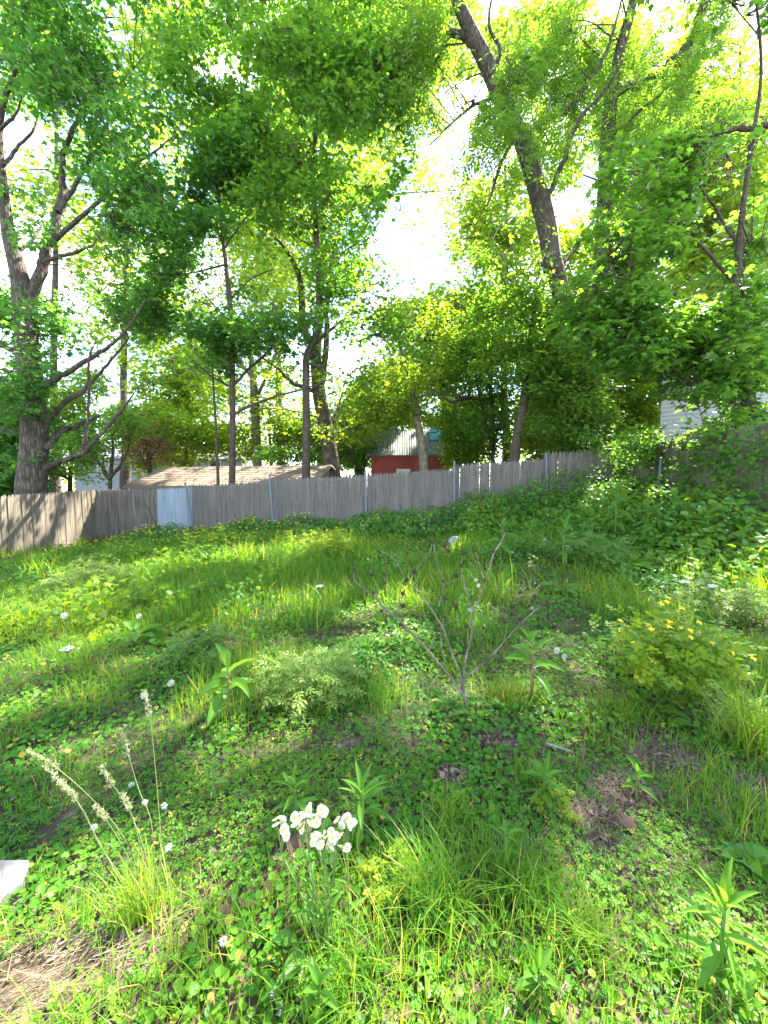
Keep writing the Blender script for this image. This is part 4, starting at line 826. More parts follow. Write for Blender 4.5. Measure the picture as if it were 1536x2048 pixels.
# ------------------------------------------------------------------ single plants
def leaf_mesh(name, mat, kind='lance', wr=.30, curl=.35, fold=.12, seg=8):
    """one large leaf of unit length, folded along the midrib, drooping towards its tip"""
    V = []; F = []; tn = []
    for i in range(seg + 1):
        f = i / seg
        if kind == 'lance': w = wr * .5 * (math.sin(math.pi * f ** .8) ** .85)
        elif kind == 'heart': w = wr * .5 * (min(1, f * 5) ** .6) * (1 - f) ** .55 * 1.5
        else: w = wr * .5 * math.sin(math.pi * min(1, f * 1.02) ** 1.0) ** .6
        w = max(w, .006) if i < seg else .001; x = f * (1 - .12 * curl * f); z = .10 * f - curl * f * f * .5; rip = .018 * math.sin(f * 21)
        V += [(x, -w, z + fold * w * 1.6 + rip * w * 6), (x, -w * .5, z + fold * w * .5), (x, 0, z - .004), (x, w * .5, z + fold * w * .5), (x, w, z + fold * w * 1.6 - rip * w * 6)]
    for i in range(seg):
        for k in range(4): F.append((5*i+k, 5*i+5+k, 5*i+6+k, 5*i+k+1))
    me = tri_mesh(name, np.array(V), np.array(F), mat, np.full(len(F), .5), smooth=True)
    tv = np.array([.62 if k in (1, 2) else .42 for _ in range(seg) for k in range(4)], np.float32); me.attributes['tint'].data.foreach_set('value', tv); return me
LM = {('lance', c): leaf_mesh('leaf', M['weed'], 'lance', w_, c, .5) for c, w_ in ((.2, .27), (.6, .30), (1.0, .24), (.35, .33))}
LM['narrow'] = leaf_mesh('leaf', M['weed'], 'lance', .17, .5, .5); LM['broad'] = leaf_mesh('leaf', M['weed'], 'broad', .42, .55, .35); LM['heart'] = leaf_mesh('leaf', M['weed'], 'heart', .62, .5, .3)
def place_leaf(root, me, loc, az, el, size, roll=0.0):
    o = link('leaf', me, root); o.location = loc
    o.rotation_euler = (Matrix.Rotation(az, 3, 'Z') @ Matrix.Rotation(-el, 3, 'Y') @ Matrix.Rotation(roll, 3, 'X')).to_euler(); o.scale = (size, size * random.uniform(.8, 1.25), size * random.uniform(.7, 1.5)); return o
def upright_weed(name, px, py, ptop, nl, ll, label, kind='lance', stem='stem', seed=0, whorl=.55, lo=.12, cat='plant', group=None):
    r = random.Random(seed); b = G(px, py); ht = float(P(px, ptop, b[1])[2] - b[2]) * .88; root = thing(name, b, label, cat, group)
    t = MB(); q = np.array([[.03 * math.sin(3 * f + seed) * ht, .03 * math.sin(2 * f + 1 + seed) * ht, f * ht - (.03 if f == 0 else 0)] for f in np.linspace(0, 1, 7)]); t.tube(q, np.linspace(.012, .005, 7) * (.5 + .5 * min(1.6, ht / .5)), 7); t.build('stem', M[stem], root, smooth=True)
    for i in range(nl):
        f = lo + (1 - lo) * (i / (nl - 1)) ** whorl; az = i * 2.399 + r.uniform(-.5, .5); el = -.35 + 1.35 * f ** 2.5 + r.uniform(-.28, .28); s = ll * (.75 + .35 * math.sin(math.pi * min(1, f * .9))) * r.uniform(.85, 1.12)
        me = LM[kind] if kind != 'lance' else LM[('lance', r.choice((.2, .2, .35, .6)) if f > .7 else r.choice((.35, .6, .6, 1.0)))]
        k = min(6, int(f * 6)); place_leaf(root, me, tuple(q[k] + (q[min(6, k + 1)] - q[k]) * (f * 6 - k)), az, el, s, r.uniform(-.3, .3))
    return root
UW = [('milkweed_plant',455,1440,1322,11,.22,'upright broad leaved weed left of the pale bushy plant','lance','stem_red'),
      ('milkweed_plant',1062,1402,1275,11,.20,'upright broad leaved weed right of the dead stalks','lance','stem_red'),
      ('pokeweed_plant',1228,1092,965,16,.34,'tallest leafy weed by the fence corner post','lance','stem'),
      ('pokeweed_plant',1345,1085,985,13,.30,'leafy weed below the short post on the right','lance','stem'),
      ('milkweed_plant',1127,1140,1035,14,.24,'grey green weed in front of the last fence panel','lance','stem'),
      ('milkweed_plant',1003,1128,1042,12,.26,'broad leaved weed just behind the tip of the dead stalks','lance','stem'),
      ('pokeweed_plant',1482,1135,1055,11,.22,'shaded leafy weed at the right edge by the fence','lance','stem'),
      ('pokeweed_plant',1292,1092,1005,13,.24,'leafy weed right of the tallest corner weed','lance','stem'),('pokeweed_plant',1182,1095,1020,13,.24,'leafy weed left of the tallest corner weed','lance','stem'),('pokeweed_plant',1412,1110,1020,14,.22,'leafy weed under the sprawling vine','lance','stem'),('milkweed_plant',1060,1112,1045,12,.20,'dark weed against the fence left of the steel post','lance','stem'),
      ('goldenrod_plant',1440,1960,1792,18,.145,'pale green jagged weed in the lower right corner','narrow','stem'),
      ('goldenrod_plant',1087,1605,1540,18,.12,'small whorled weed in the middle of the right foreground','narrow','stem'),
      ('goldenrod_plant',722,1680,1572,18,.14,'narrow leaved weed standing right behind the white daisies','narrow','stem'),
      ('goldenrod_plant',592,1650,1560,16,.13,'narrow leaved weed left behind the white daisies','narrow','stem'),
      ('goldenrod_plant',430,1600,1525,14,.07,'short feathery weed beside the seeding grass','narrow','stem'),
      ('milkweed_plant',1272,1600,1535,8,.09,'light green tuft among the dead leaves','lance','stem'),
      ('goldenrod_plant',812,1125,1040,16,.16,'pale upright weed left of the white rock','narrow','stem'),
      ('goldenrod_plant',1010,1760,1660,14,.09,'thin leafy weed amid the dark grass','narrow','stem'),
      ('goldenrod_plant',1075,2010,1930,12,.08,'leafy weed at the bottom edge right of centre','lance','stem'),
      ('goldenrod_plant',640,2040,1960,10,.07,'small weed at the bottom edge left of centre','lance','stem')]
for i, (nm, px, py, pt, nl, ll, lab, kd, st) in enumerate(UW): upright_weed(nm, px, py, pt, nl, ll, lab, kd, st, seed=100 + i, whorl=.5 if kd == 'narrow' else .55)
def rosette(name, px, py, nl, ll, label, kind, el=(.2, .9), seed=0):
    r = random.Random(seed); b = G(px, py); root = thing(name, b, label, 'plant')
    for i in range(nl):
        e = r.uniform(*el); az = i * 2.399 + r.uniform(-.3, .3); L_ = ll * r.uniform(.3, .8)
        st = np.array([[math.cos(az) * math.cos(e) * L_ * f * .8, math.sin(az) * math.cos(e) * L_ * f * .8, math.sin(e + .3) * L_ * f - (.012 if f == 0 else 0)] for f in (0, .5, 1)])
        m = MB(); m.tube(st, [.004, .003, .002], 5); m.build('leaf_stalk', M['stem'], root, smooth=True); place_leaf(root, LM[kind], tuple(st[-1]), az, e * .5 - .1, ll * r.uniform(.7, 1.1), r.uniform(-.4, .4))
for i, a in enumerate([('dock_plant',270,1290,12,.19,'dark dock plant with broad leaves at the left','broad',(.5,1.2)), ('dock_plant',625,1915,9,.10,'dock leaves at the foot of the daisies','broad',(.4,1.1)), ('dock_plant',1255,1150,12,.30,'dock plant with tall curling leaves in the right weeds','broad',(.6,1.3)),
      ('dock_plant',1395,1462,9,.15,'drooping dock leaves under the yellow flowered bush','broad',(.2,.8)), ('bindweed_plant',1375,1105,16,.22,'plant with large heart shaped leaves near the right fence','heart',(.5,1.3)), ('plantain_plant',1120,1190,10,.20,'grey green plantain clump right of the dead stalks','broad',(.3,.9)),
      ('plantain_plant',330,1190,9,.16,'pale broad leaves in the sunlit left weeds','broad',(.3,1.)), ('violet_plant',870,1960,10,.055,'small heart leaved plant at the bottom centre','heart',(.5,1.2)), ('violet_plant',1490,1740,12,.085,'heart leaved clump at the right edge of the foreground','heart',(.5,1.2)), ('violet_plant',1330,1930,12,.06,'heart leaved clump below the pale jagged weed','heart',(.5,1.2)),
      ('plantain_plant',1110,1420,8,.10,'low leaf rosette below the bent pale twig','broad',(.2,.7)), ('dock_plant',950,1440,5,.11,'few flat leaves at the root of the dead stalks','broad',(.1,.6)), ('violet_plant',1215,1800,10,.05,'round pale leaves in the dark foreground grass','heart',(.5,1.2))]): rosette(*a, seed=200 + i)

def bush(name, label, px, py, rx, ht, n, tmpl, size, mat, flowers=0, seed=0, stems=14, up=1.0, cat='plant', tintmu=.5):
    """dome of leafy shoots"""
    b = G(px, py); root = thing(name, b, label, cat); t = Tubes(); lv = Leaves(); tips = []
    for i in range(stems):
        a = rng.uniform(0, 2 * math.pi); rr = math.sqrt(rng.uniform(0, 1)) * rx; tip = b + np.array([math.cos(a) * rr, math.sin(a) * rr, ht * math.sqrt(max(.12, 1 - (rr / rx) ** 2 * .75)) * rng.uniform(.8, 1.1)])
        foot = b + np.array([math.cos(a) * rr * .3, math.sin(a) * rr * .3, -.02]); mid = (tip + foot) / 2 + np.array([0, 0, .06 * ht]); s = spline([(*foot, .005), (*mid, .004), (*tip, .002)], 4); t.add(s[:, :3], s[:, 3], 5); tips.append(s[:, :3])
    o = t.build('stems', M['stem'], root)
    pts = np.concatenate([s[2:] for s in tips]); f = np.concatenate([np.linspace(.25, 1, len(s) - 2) for s in tips]); k = rng.choice(len(pts), n, p=f / f.sum()); p = pts[k] + rng.normal(0, .16 * rx, (n, 3)); p[:, 2] = np.maximum(p[:, 2], height(p[:, 0], p[:, 1]) + .02)
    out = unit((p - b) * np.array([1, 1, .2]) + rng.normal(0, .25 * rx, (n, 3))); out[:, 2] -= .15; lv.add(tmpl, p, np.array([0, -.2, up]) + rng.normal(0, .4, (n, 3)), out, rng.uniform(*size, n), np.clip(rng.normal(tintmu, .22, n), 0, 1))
    tag(lv.build('foliage', M[mat], root), kind='stuff')
    for i in range(flowers):
        s = tips[i % len(tips)]; p = s[-1] + rng.normal(0, .12 * rx, 3) + np.array([0, 0, .05]); fl_ = Leaves()
        for j in range(4):
            a = j * math.pi / 2 + .3 * i; fl_.add(OVAL, p[None], np.array([[rng.normal(0, .2), -.5, 1.]]), np.array([[math.cos(a), math.sin(a), .2]]), rng.uniform(.018, .026), np.array([rng.uniform(0, 1)]))
        fl_.build('flower', M['yellow'], root)
    return root
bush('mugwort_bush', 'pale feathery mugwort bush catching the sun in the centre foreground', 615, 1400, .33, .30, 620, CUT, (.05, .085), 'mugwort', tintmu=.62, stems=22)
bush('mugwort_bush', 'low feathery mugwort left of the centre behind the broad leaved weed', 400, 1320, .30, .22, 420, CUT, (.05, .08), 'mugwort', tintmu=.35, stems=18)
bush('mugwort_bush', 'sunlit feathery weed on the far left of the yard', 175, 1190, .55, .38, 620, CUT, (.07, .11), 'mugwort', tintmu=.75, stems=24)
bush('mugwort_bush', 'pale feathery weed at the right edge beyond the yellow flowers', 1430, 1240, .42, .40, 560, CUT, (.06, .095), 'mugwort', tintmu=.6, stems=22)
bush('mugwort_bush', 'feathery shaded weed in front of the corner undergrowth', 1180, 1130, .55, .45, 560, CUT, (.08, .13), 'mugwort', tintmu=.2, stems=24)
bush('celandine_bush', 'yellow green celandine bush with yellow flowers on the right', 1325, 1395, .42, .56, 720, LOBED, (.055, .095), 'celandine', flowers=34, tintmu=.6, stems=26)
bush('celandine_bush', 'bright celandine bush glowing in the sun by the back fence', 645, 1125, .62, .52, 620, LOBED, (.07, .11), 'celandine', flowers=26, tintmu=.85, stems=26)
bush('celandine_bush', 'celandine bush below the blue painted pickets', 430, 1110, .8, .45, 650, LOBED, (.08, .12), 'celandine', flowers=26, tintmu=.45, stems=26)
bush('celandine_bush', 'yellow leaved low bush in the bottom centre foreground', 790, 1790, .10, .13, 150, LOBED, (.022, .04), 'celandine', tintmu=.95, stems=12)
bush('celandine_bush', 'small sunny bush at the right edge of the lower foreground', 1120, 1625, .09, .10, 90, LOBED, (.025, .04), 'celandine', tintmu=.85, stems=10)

# dead stalks with seed heads
def Z6(x, y): return 650 + x / 3.072, 1030 + y / 3.072
def dead_stalks():
    b = G(922, 1420); Y0 = float(b[1]); root = thing('dead_stalks', b, 'dead branching stalks with dry brown seed heads in the middle of the yard', 'dead plant')
    ST = [([(830,1215),(862,1150),(810,1050),(720,940),(640,840),(560,760),(500,690),(430,625),(360,570),(310,505),(240,455),(180,400),(178,350)], 8.5, -.12),
          ([(855,1140),(830,980),(790,880),(750,770),(720,690),(690,640),(640,560),(580,490),(540,440),(505,405)], 6.5, .12), ([(860,1150),(850,1000),(870,860),(895,770),(910,680),(915,600),(950,510),(980,400),(1010,330),(1035,240),(1080,170),(1110,100)], 7, .22),
          ([(820,1030),(900,970),(1000,890),(1100,780),(1200,670),(1270,605),(1330,548)], 5.5, -.10), ([(430,625),(460,550),(480,490)], 4, -.15), ([(480,640),(430,530),(375,440),(365,375)], 3.6, -.02), ([(640,835),(680,750),(710,690),(780,655),(850,590)], 4, -.2),
          ([(580,490),(565,410),(550,370),(590,290),(640,235),(662,170)], 4, .2), ([(720,690),(740,580),(748,515)], 3.4, .2), ([(700,560),(718,480),(728,410),(700,330),(680,250),(668,180)], 4.4, .0), ([(728,430),(800,400),(806,380)], 2.6, .0),
          ([(915,600),(890,520),(860,450),(846,370),(835,310),(850,240)], 5, .05), ([(980,395),(952,330),(936,250),(915,222)], 3.2, .3), ([(880,790),(876,730),(872,690)], 2.6, .25), ([(1100,780),(1115,690),(1108,658)], 3, -.1), ([(1200,668),(1150,610)], 2.4, -.1), ([(740,930),(716,800),(710,700)], 3, .05),
          ([(310,505),(318,440),(290,368)], 2.6, -.15), ([(500,405),(440,290),(400,250),(330,220)], 2.4, .15), ([(925,700),(965,780),(970,850)], 2.0, .2)]
    pods = [(178,342),(290,365),(365,365),(368,420),(298,478),(478,485),(480,560),(503,400),(548,350),(660,170),(640,160),(727,405),(805,375),(748,512),(732,625),(835,310),(850,235),(915,220),(905,282),(980,400),(1035,225),(1110,97),(1075,35),(872,685),(1105,655),(1150,608),(1200,640),(1285,500),(1332,545),(330,222),(735,188),(755,222),(348,590),(805,562)]
    for i, (pl, w, dy) in enumerate(ST):
        n = len(pl); rows = []
        for k, (zx, zy) in enumerate(pl):
            px, py = Z6(zx, zy); f = k / (n - 1); up = max(0, (1200 - zy) / 1200.)
            p = P(px, py, Y0 + dy * up * 1.4); rows.append((*p, .5 * w * .66 * (1 - .45 * f) * Y0 / FPX))
        s = spline(rows, 3); t = Tubes(); t.add(s[:, :3], s[:, 3], 6, .12, i); t.build('stalk', M['drywood'], root)
    def pod():
        V = []; F = []; m = MB()
        for j in range(5):                                        # five split valves round a core
            a = j * 2 * math.pi / 5; c, s = math.cos(a), math.sin(a); v = [(0,0,-.011),(.010,-.006,-.003),(.013,0,.006),(.010,.006,-.003),(.006,0,.017)]
            m.add([(x*c - y*s, x*s + y*c, z) for x, y, z in v], [(0,1,2,3),(1,4,2),(2,4,3)])
        m.tube([(0,0,-.014),(0,0,-.004),(0,0,.008),(0,0,.012)], [.003,.009,.008,.002], 7); return m
    pm = None
    for i, (zx, zy) in enumerate(pods):
        px, py = Z6(zx, zy); best = min(range(len(ST)), key=lambda q: min((a - zx) ** 2 + (c - zy) ** 2 for a, c in ST[q][0])); up = max(0, (1200 - zy) / 1200.); p = P(px, py, Y0 + ST[best][2] * up * 1.4) - b
        if pm is None: o = pod().build('seed_head', M['pod'], root); pm = o.data
        else: o = link('seed_head', pm, root)
        o.location = tuple(p); o.rotation_euler = (random.uniform(-.7, .7), random.uniform(-.7, .7), random.uniform(0, 6)); s = random.uniform(.9, 1.35); o.scale = (s, s, s)
dead_stalks()

# white daisies (fleabane)
def Z5(x, y): return 500 + x / 5.12, 1560 + y / 5.12
def daisies():
    Y0 = 1.16; b0 = G(668, 1940); root = thing('daisy_plant', (b0[0], b0[1], b0[2]), 'tall white daisies with yellow centres blooming in the foreground', 'flowers')
    hd = [(265,400),(320,385),(340,420),(265,455),(350,505),(370,570),(460,380),(510,410),(460,455),(545,350),(600,310),(575,370),(620,365),(515,465),(730,295),(770,315),(705,365),(750,350),(560,440),(620,440),(680,440),(600,480),(540,520),(890,405),(970,395),(940,460),(1020,475),(1060,430),(1000,380),(1030,440),
          (690,560),(745,545),(725,585),(830,530),(790,575),(845,590),(645,640),(720,660),(795,670),(865,630),(920,575),(930,680),(990,690),(840,700),(660,580),(880,550),(615,250)]
    def head():
        m = MB(); r = random.Random(4); 
        for j in range(30):
            a = j * 2 * math.pi / 30 + r.uniform(-.05, .05); c, s = math.cos(a), math.sin(a); L_ = .0125 * r.uniform(.9, 1.05); z = r.uniform(-.0012, .0012)
            m.add([(x*c - y*s, x*s + y*c, zz) for x, y, zz in [(.003,-.0005,0),(.008,-.0011,.0006+z),(L_,-.0007,z),(L_,.0007,z),(.008,.0011,.0006+z),(.003,.0005,0)]], [(0,1,2,3,4,5)])
        return m
    hm = None
    for i, (zx, zy) in enumerate(hd):
        px, py = Z5(zx, zy); dY = random.uniform(-.05, .05); p = P(px, py, Y0 + dY) - b0
        if hm is None: o = head().build('flower_head', M['white_petal'], root); hm = o.data
        else: o = link('flower_head', hm, root)
        o.location = tuple(p); s = random.uniform(.95, 1.25) * (.55 if i == len(hd) - 1 else 1); o.scale = (s,) * 3; o.rotation_euler = (random.uniform(.1, .95), random.uniform(-.5, .5), random.uniform(0, 6.3))
        if i == 0:
            c = MB(); c.tube([(0,0,-.002),(0,0,.0012),(0,0,.0026),(0,0,.0032)], [.0032,.0046,.0034,.0004], 10); d = c.build('flower_centre', M['disc'], o, smooth=True); dm = d.data
        else: link('flower_centre', dm, o)
    groups = [hd[0:6], hd[6:14], hd[14:18], hd[18:23], hd[23:30], hd[30:38], hd[38:46]]
    for gi, g in enumerate(groups):
        q = np.array([P(*Z5(*h), Y0) for h in g]); hub = q.mean(0) - np.array([0, 0, .10]); foot = np.array([b0[0] + random.uniform(-.05, .05), b0[1] + random.uniform(-.04, .04), b0[2] - .02]); t = Tubes()
        s = spline([(*foot, .0032), (*(foot * .5 + hub * .5 + np.array([0, .02, 0])), .0028), (*hub, .002)], 6); t.add(s[:, :3], s[:, 3], 6)
        for z in q: t.add(np.array([hub, (hub + z) / 2 + np.array([0, 0, .012]), z - np.array([0, 0, .003])]), [.0016, .0013, .001], 5)
        t.build('stem', M['stem'], root)
        for k in range(7):
            f = .12 + .1 * k; p = s[int(f * (len(s) - 1)), :3] - b0; place_leaf(root, LM['narrow'], tuple(p), random.uniform(0, 6.3), random.uniform(.1, .7), .085 * (1.1 - .6 * f))
daisies()

# seeding grass, dandelion clocks, white clover heads, tufts
def seed_grass():
    b = G(292, 1850); root = thing('seeding_grass', b, 'arching clump of grass with pale seed heads in the left foreground', 'grass clump'); Y0 = float(b[1])
    def Z7(x, y): return x / 3.84, 1360 + y / 3.84
    ST = [([(1110,1880),(1060,1500),(1000,1300),(860,1080),(620,830),(400,650),(250,560)], .0, .10), ([(1100,1880),(960,1560),(760,1260),(640,1000),(500,830),(370,690)], .08, .10), ([(1180,1860),(1230,1300),(1215,950),(1180,550),(1150,270),(1115,110)], .18, .085), ([(1190,1870),(1170,1150),(1080,880),(1040,760),(980,550),(935,410)], .12, .08), ([(1150,1870),(1130,1400),(1000,1020),(850,780),(790,690)], .05, .07), ([(1120,1880),(1000,1400),(820,1080),(740,980)], -.03, .06), ([(1110,1870),(900,1500),(640,1020),(560,880),(490,800)], .02, .07), ([(1170,1880),(1080,1300),(1000,1000),(950,900)], .0, .05)]
    for pl, dy, hl in ST:
        n = len(pl); rows = [(*P(*Z7(*q), Y0 + dy * (k / (n - 1))), .0016 - .0007 * k / (n - 1)) for k, q in enumerate(pl)]; s = spline(rows, 4); t = Tubes(); t.add(s[:, :3], s[:, 3], 5); t.build('stalk', M['seed'], root)
        lv = Leaves(); tip = s[-1, :3]; d = unit(s[-1, :3] - s[-4, :3])
        for f in np.linspace(-1, .15, 11):                         # one-sided tufts of spikelets
            c = tip + d * f * hl; k = 16; off = rng.normal(0, .0038, (k, 3)) + np.array([.006 * (1 - f) * .5 * (1 if int(f * 10) % 2 else -1), 0, 0]); lv.add(LANCE, c + off, rdir(k), unit(d + rng.normal(0, .45, (k, 3))), rng.uniform(.006, .011, k), rng.uniform(0, 1, k))
        lv.build('seed_head', M['seed'], root)
    lv = Leaves(); k = 120; x = b[0] + rng.normal(0, .04, k); y = b[1] + rng.normal(0, .03, k); a = rng.normal(2.4, .9, k); blades(lv, x, y, rng.uniform(.1, .30, k), np.full(k, .0045), np.clip(rng.normal(.55, .2, k), 0, .85), .55, 4, dirv=np.stack([np.cos(a), np.sin(a) * .5, 0 * a], -1)); tag(lv.build('blades', M['grass'], root), kind='stuff')
seed_grass()
def clock_mesh():
    k = 80; i = np.arange(k) + .5; ph = np.arccos(1 - 2 * i / k); th = math.pi * (1 + 5 ** .5) * i; d = np.stack([np.cos(th) * np.sin(ph), np.sin(th) * np.sin(ph), np.cos(ph)], -1); lv = Leaves()
    lv.add((np.array([(0,-.012,0),(1,-.01,0),(1,.01,0),(0,.012,0)], float), np.array([(0,1,2),(0,2,3)])), d * .003, np.cross(d, [.3, .2, .9]), d, .017, np.full(k, .4))
    for j in range(3):
        a = unit(np.cross(d, rng.normal(size=(k, 3)))); lv.add((np.array([(-.5,-.06,0),(.5,-.06,0),(.5,.06,0),(-.5,.06,0)], float), np.array([(0,1,2),(0,2,3)])), d * .0195, d, a, .0075, np.full(k, .8))
    return tri_mesh('seed_globe', np.vstack(lv.V), np.vstack(lv.F), M['fluff'], np.concatenate(lv.t))
CLM = clock_mesh()
for px, py, yb, lab, s in [(342,1366,1420,'dandelion clock beside the broad leaved weed on the left',1.1),(289,1391,1470,'dandelion clock touching the tallest seeding grass stalk',1.1),(940,1219,1290,'dandelion clock between the dead stalks',1.0),(957,1171,1230,'upper of two small dandelion clocks behind the dead stalks',1.1),(952,1160,1225,'dandelion clock furthest back behind the dead stalks',1.0),(1114,1301,1370,'dandelion clock right of the upright weed',1.15),
       (1129,1312,1375,'smaller dandelion clock just below the one right of the upright weed',.9),(128,1231,1300,'dandelion clock in the weeds at the far left',1.4),(1064,1216,1265,'dandelion clock near the right tips of the dead stalks',.9),(278,1232,1280,'dandelion clock among the dark dock leaves',1.2),(1090,1079,1120,'faint dandelion clock before the back fence on the right',1.6)]:
    b = G(px, yb); p = P(px, py, b[1]); root = thing('dandelion_clock', b, lab, 'dandelion', 'dandelion clocks in the yard'); m = MB(); dz = p - b; m.tube([(random.uniform(-.01, .01), 0, -.015), (dz[0] * .5 + .01, 0, dz[2] * .5), tuple(dz)], [.0022, .002, .0018], 5); m.build('stem', M['stem'], root, smooth=True)
    o = link('seed_globe', CLM, root); o.location = tuple(dz); o.scale = (s,) * 3
def umbel(name, px, py, yb, n, w, lab, mat='white_petal', fs=.009, cat='flowers'):
    b = G(px, yb); c = P(px, py, b[1]); root = thing(name, b, lab, cat); t = Tubes(); hub = c - np.array([0, 0, w * .9]); t.add(np.array([b - [0, 0, .02], (b + hub) / 2 + [.01, 0, 0], hub]), [.003, .0028, .002], 5); lv = Leaves()
    q = c + np.stack([rng.normal(0, w * .5, n), rng.normal(0, w * .35, n), rng.normal(0, w * .12, n)], -1)
    for z in q: t.add(np.array([hub, (hub + z) / 2, z]), [.0014, .001, .0008], 3)
    for j in range(5):
        a = j * 1.2566 + rng.uniform(0, .4, n); lv.add(OVAL, q, np.array([0, -.4, 1.]) + rng.normal(0, .25, (n, 3)), np.stack([np.cos(a), np.sin(a), .15 + 0 * a], -1), rng.uniform(.8, 1.2, n) * fs, rng.uniform(0, 1, n))
    t.build('stem', M['stem'], root); tag(lv.build('blossom', M[mat], root))
for a in [('white_umbel',135,1297,1345,22,.045,'white flower cluster at the far left beside the dock'),('white_umbel',640,1172,1205,20,.05,'white flower cluster beyond the bare straw patch'),('white_umbel',1368,1163,1230,26,.05,'white flower cluster right of the yellow flowers'),('white_umbel',1425,1172,1240,30,.055,'white flower cluster at the right edge of the yard'),('white_umbel',1408,1015,1085,14,.08,'whitish blossom low in front of the right fence'),('white_umbel',1132,1092,1140,12,.05,'small white blossom in the corner undergrowth')]: umbel(*a, fs=.013)
def clover_head(px, py, yb, lab, s=.011):
    b = G(px, yb); c = P(px, py, b[1]); root = thing('clover_flower', b, lab, 'flower', 'white clover flowers'); m = MB(); d = c - b; m.tube([(0, 0, -.015), (d[0] * .5 + .004, 0, d[2] * .5), tuple(d)], [.0014, .0012, .001], 5); m.build('stem', M['stem'], root, smooth=True); lv = Leaves(); k = 60; v = rdir(k, .25); lv.add(LANCE, c + v * s * .35, np.cross(v, rdir(k)), v, s, rng.uniform(0, 1, k)); lv.build('flower_head', M['white_petal'], root)
for a in [(338,1695,1760,'white clover flower right of the seeding grass'),(1105-777,1612,1660,'white clover flower between the grass seed heads'),(188,1655,1700,'white clover flower against the left seeding stalks'),(290,1605,1660,'white clover flower behind the seeding grass'),(560,2018,2040,'lowest white clover flower at the bottom edge'),(549,1985,2015,'white clover flower just above the bottom edge'),(446,1882,1925,'white clover flower below the brown leaf'),(263,1570,1600,'farthest white clover flower behind the seed heads')]: clover_head(*a)
def tuft(name, label, px, py, n, hh, w, spread, lean=.7, tint=.5, mat='grass', cat='grass clump'):  # tint carries the light too: sunlit clumps get paler blades, shaded ones darker
    b = G(px, py); root = thing(name, b, label, cat); lv = Leaves(); x = b[0] + rng.normal(0, spread, n); y = b[1] + rng.normal(0, spread * .8, n)
    blades(lv, x, y, rng.uniform(*hh, n), np.full(n, w) * rng.uniform(.7, 1.3, n), np.where(rng.uniform(size=n) < .05, .95, np.clip(rng.normal(tint * .62, .11, n), 0, .64)), lean, 5); tag(lv.build('blades', M[mat], root), kind='stuff')
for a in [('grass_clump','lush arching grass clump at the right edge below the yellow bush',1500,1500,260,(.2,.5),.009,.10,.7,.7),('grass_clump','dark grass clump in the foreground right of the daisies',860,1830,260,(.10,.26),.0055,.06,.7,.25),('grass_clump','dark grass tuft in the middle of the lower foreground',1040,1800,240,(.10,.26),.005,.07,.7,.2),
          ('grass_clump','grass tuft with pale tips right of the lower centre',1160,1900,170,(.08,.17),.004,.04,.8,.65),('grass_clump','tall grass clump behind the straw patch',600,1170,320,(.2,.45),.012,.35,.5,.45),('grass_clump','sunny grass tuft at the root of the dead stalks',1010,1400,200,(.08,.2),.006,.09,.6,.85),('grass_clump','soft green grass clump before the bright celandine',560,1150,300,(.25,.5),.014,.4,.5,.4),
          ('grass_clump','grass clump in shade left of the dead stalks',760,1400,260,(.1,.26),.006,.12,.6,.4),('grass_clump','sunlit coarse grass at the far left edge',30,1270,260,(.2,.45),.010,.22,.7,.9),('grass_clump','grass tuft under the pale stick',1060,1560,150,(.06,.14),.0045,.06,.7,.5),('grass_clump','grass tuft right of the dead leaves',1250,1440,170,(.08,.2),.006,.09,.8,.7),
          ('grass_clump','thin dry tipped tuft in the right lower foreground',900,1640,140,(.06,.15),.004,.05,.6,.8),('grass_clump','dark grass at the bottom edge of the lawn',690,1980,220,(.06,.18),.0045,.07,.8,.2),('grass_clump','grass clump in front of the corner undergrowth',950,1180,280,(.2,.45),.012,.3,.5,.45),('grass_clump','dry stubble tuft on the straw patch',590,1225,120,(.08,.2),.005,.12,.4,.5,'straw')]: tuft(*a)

# vines on the right fence
def vine(label, pts, Yx, n, spread, size, mat='maple_young'):
    q = np.array([P(px, py, Y) for px, py, Y in pts]); root = thing('climbing_vine', (q[0][0], q[0][1], height(q[0][0], q[0][1])), label, 'vine'); t = Tubes(); s = spline(np.c_[q, np.full(len(q), .007)], 6); foot = np.array([[q[0][0], q[0][1], height(q[0][0], q[0][1]) - .02, .01]]); s = np.vstack([foot, s]); t.add(s[:, :3], s[:, 3], 6, .1); t.build('stem', M['twig'], root)
    k = rng.integers(0, len(s), n); p = s[k, :3] + rng.normal(0, spread, (n, 3)) * np.array([1, 1, 1.1]); p[:, 0] = np.minimum(p[:, 0], RX - .06 + .4 * (p[:, 2] > 2.45)); p[:, 1] = np.minimum(p[:, 1], back_y(p[:, 0]) - .13 + .3 * (p[:, 2] > 2.5)); p[:, 2] = np.maximum(p[:, 2], height(p[:, 0], p[:, 1]) + .03)
    lv = Leaves(); lv.add(MAPLE5, p, np.array([-.4, -.6, .7]) + rng.normal(0, .4, (n, 3)), rdir(n) * np.array([1, 1, .5]) - np.array([0, 0, .4]), rng.uniform(*size, n), np.clip(rng.normal(.5, .22, n), 0, 1)); tag(lv.build('foliage', M[mat], root), kind='stuff')
vine('vine climbing the corner post of the back fence', [(1245,1040,10.3),(1248,980,10.35),(1240,930,10.4),(1228,890,10.45),(1170,880,10.6)], 0, 520, .20, (.07, .11))
vine('vine sprawling over the middle of the right fence', [(1395,1080,8.0),(1370,1000,8.2),(1380,950,8.3),(1420,890,8.1),(1360,880,8.4)], 0, 620, .26, (.06, .10))
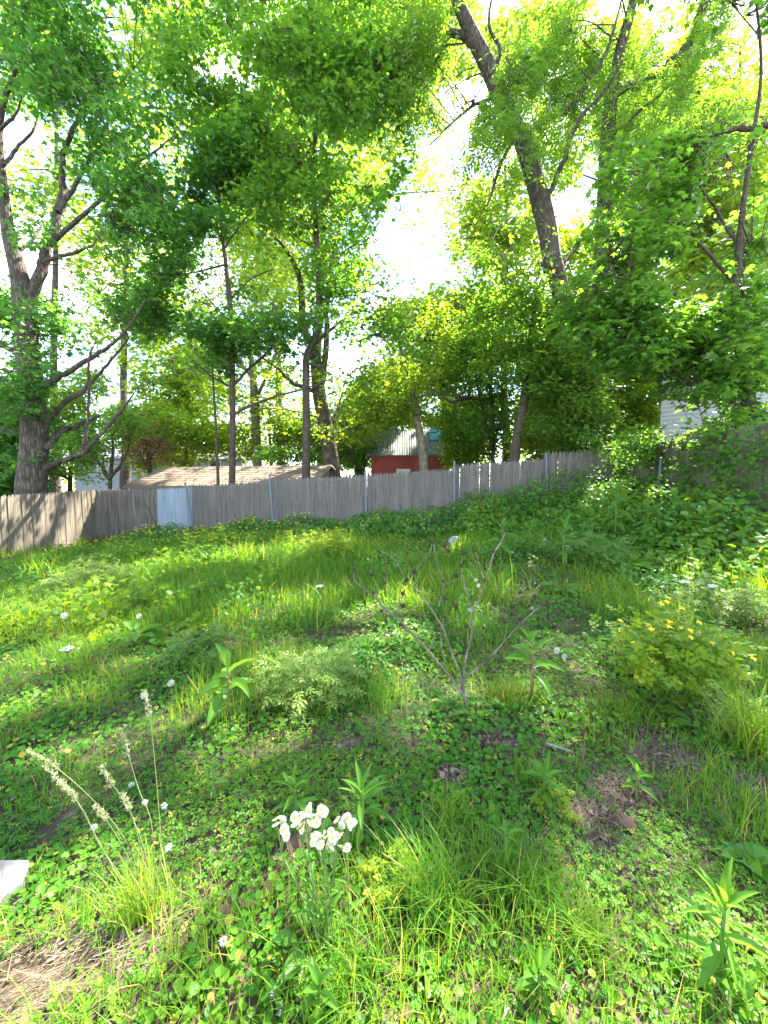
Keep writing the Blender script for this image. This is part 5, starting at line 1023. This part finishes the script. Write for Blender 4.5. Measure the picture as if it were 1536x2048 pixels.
vine('sunlit vine at the right edge of the fence', [(1520,1060,6.5),(1505,1000,6.6),(1490,940,6.7),(1520,890,6.6),(1470,880,6.9)], 0, 520, .20, (.05, .09))
vine('leafy vine draped down the near end of the right fence', [(1450,1080,7.4),(1445,1000,7.4),(1440,930,7.45),(1465,885,7.3)], 0, 420, .2, (.06, .10))
vine('thin vine on the shaded pickets beside the short post', [(1300,1060,9.4),(1310,1000,9.4),(1350,960,9.2),(1375,925,9.0)], 0, 260, .16, (.06, .09))

# stone, slab, sticks, twigs
def slab():
    c = [G(-60, 1752), G(62, 1752), G(48, 1792), G(-60, 1880)]; cen = np.mean(c, 0); z = max(p[2] for p in c) + .065; m = MB(); V = [(p[0] - cen[0], p[1] - cen[1], z - cen[2]) for p in c]; V += [(x, y, zz - .09) for x, y, zz in V]
    m.add(V, [(3,2,1,0),(4,5,6,7),(0,1,5,4),(1,2,6,5),(2,3,7,6),(3,0,4,7)]); o = m.build('paving_slab', M['slab'], bevel=.008); o.location = tuple(cen); tag(o, 'pale concrete paving slab poking into the grass at the left edge', 'slab')
    o.data.update(); import bmesh as _b; bm = _b.new(); bm.from_mesh(o.data); _b.ops.recalc_face_normals(bm, faces=bm.faces); bm.to_mesh(o.data); bm.free()
slab()
def rock(name, label, px, py, r, mat, squash=(1, .8, .9), up=.5):
    import bmesh as _b
    bm = _b.new(); _b.ops.create_icosphere(bm, subdivisions=3, radius=1); b = G(px, py)
    for v in bm.verts:
        q = np.array(v.co); k = .72 + .55 * float(noise(q * 1.3 + px, 1, 9)); v.co = Vector(q * k * r * np.array(squash))
    me = bpy.data.meshes.new(name); bm.to_mesh(me); bm.free(); me.materials.append(M[mat]); o = link(name, me); o.location = (b[0], b[1], b[2] + r * up); tag(o, label, 'rock')
rock('white_rock', 'white rock sitting in the undergrowth below the back fence', 907, 1098, .10, 'rock', (1, .8, 1.4), 1.5)
rock('flat_stone', 'flat grey stone in the soil at the left foot of the fence', 20, 1128, .22, 'slab', (1.2, .8, .35), .2)
rock('flat_stone', 'half buried pale stone at the bottom edge right of centre', 1005, 2035, .035, 'slab', (1, 1, .35), .1)
def stick(name, label, pts, r, mat='drywood', cat='stick', lift=.02):
    b = G(*pts[0]); root_pts = []
    for px, py in pts: p = G(px, py); root_pts.append(p + np.array([0, 0, lift]) - b)
    m = MB(); s = spline(np.c_[np.array(root_pts), np.linspace(r, r * .5, len(pts))], 4); m.tube(s[:, :3], s[:, 3], 6); o = m.build(name, M[mat], smooth=True); o.location = tuple(b); tag(o, label, cat)
stick('pale_stick', 'short weathered pale stick lying in the right foreground', [(1090,1497),(1115,1505),(1142,1514)], .011, 'slab', lift=.03)
stick('bent_twig', 'bent pale twig on the ground right of the upright weed', [(1095,1405),(1120,1395),(1138,1385),(1150,1400)], .005, lift=.04)
stick('fallen_twig', 'dark fallen twig by the dead leaves on the right', [(1320,1540),(1370,1532),(1410,1540)], .006)
stick('fallen_twig', 'thin dry twig crossing the straw at the lower left', [(120,1900),(200,1870),(280,1850)], .004)
def wall_twig():
    Y = back_y(bx(310)) - .06; q = np.array([(*P(px, py, Y), r) for px, py, r in [(322,1066,.012),(305,1035,.010),(292,1010,.008),(288,1001,.006),(297,992,.004)]]); root = thing('bare_branch', (q[0][0], q[0][1], height(q[0][0], q[0][1])), 'bare dark branch leaning on the pickets left of the blue paint', 'branch'); foot = np.array([[q[0][0] + .12, q[0][1] - .1, height(q[0][0], q[0][1]) - .02, .013]]); t = Tubes(); s = spline(np.vstack([foot, q]), 5); t.add(s[:, :3], s[:, 3], 6); t.build('stem', M['twig'], root)
    q = np.array([(*P(px, py, Y), r) for px, py, r in [(293,1018,.005),(305,1014,.004),(316,1013,.002)]]); t = Tubes(); s = spline(q, 4); t.add(s[:, :3], s[:, 3], 5); t.build('side_twig', M['twig'], root)
wall_twig()
def big_dead_leaf(px, py, s, lab):
    b = G(px, py); lv = Leaves(); lv.add(MAPLE5, np.array([[0, 0, .03]]), np.array([[.2, -.5, 1.]]), np.array([[.7, .6, 0]]), s, np.array([.35])); o = lv.build('dead_leaf', M['litter']); o.location = tuple(b); tag(o, lab, 'dead leaf')
big_dead_leaf(436, 1852, .085, 'large brown dead leaf left of the daisy stems'); big_dead_leaf(575, 1712, .10, 'pale curled dead leaf behind the daisies'); big_dead_leaf(1250, 1668, .09, 'rust coloured dead leaf in the right foreground')
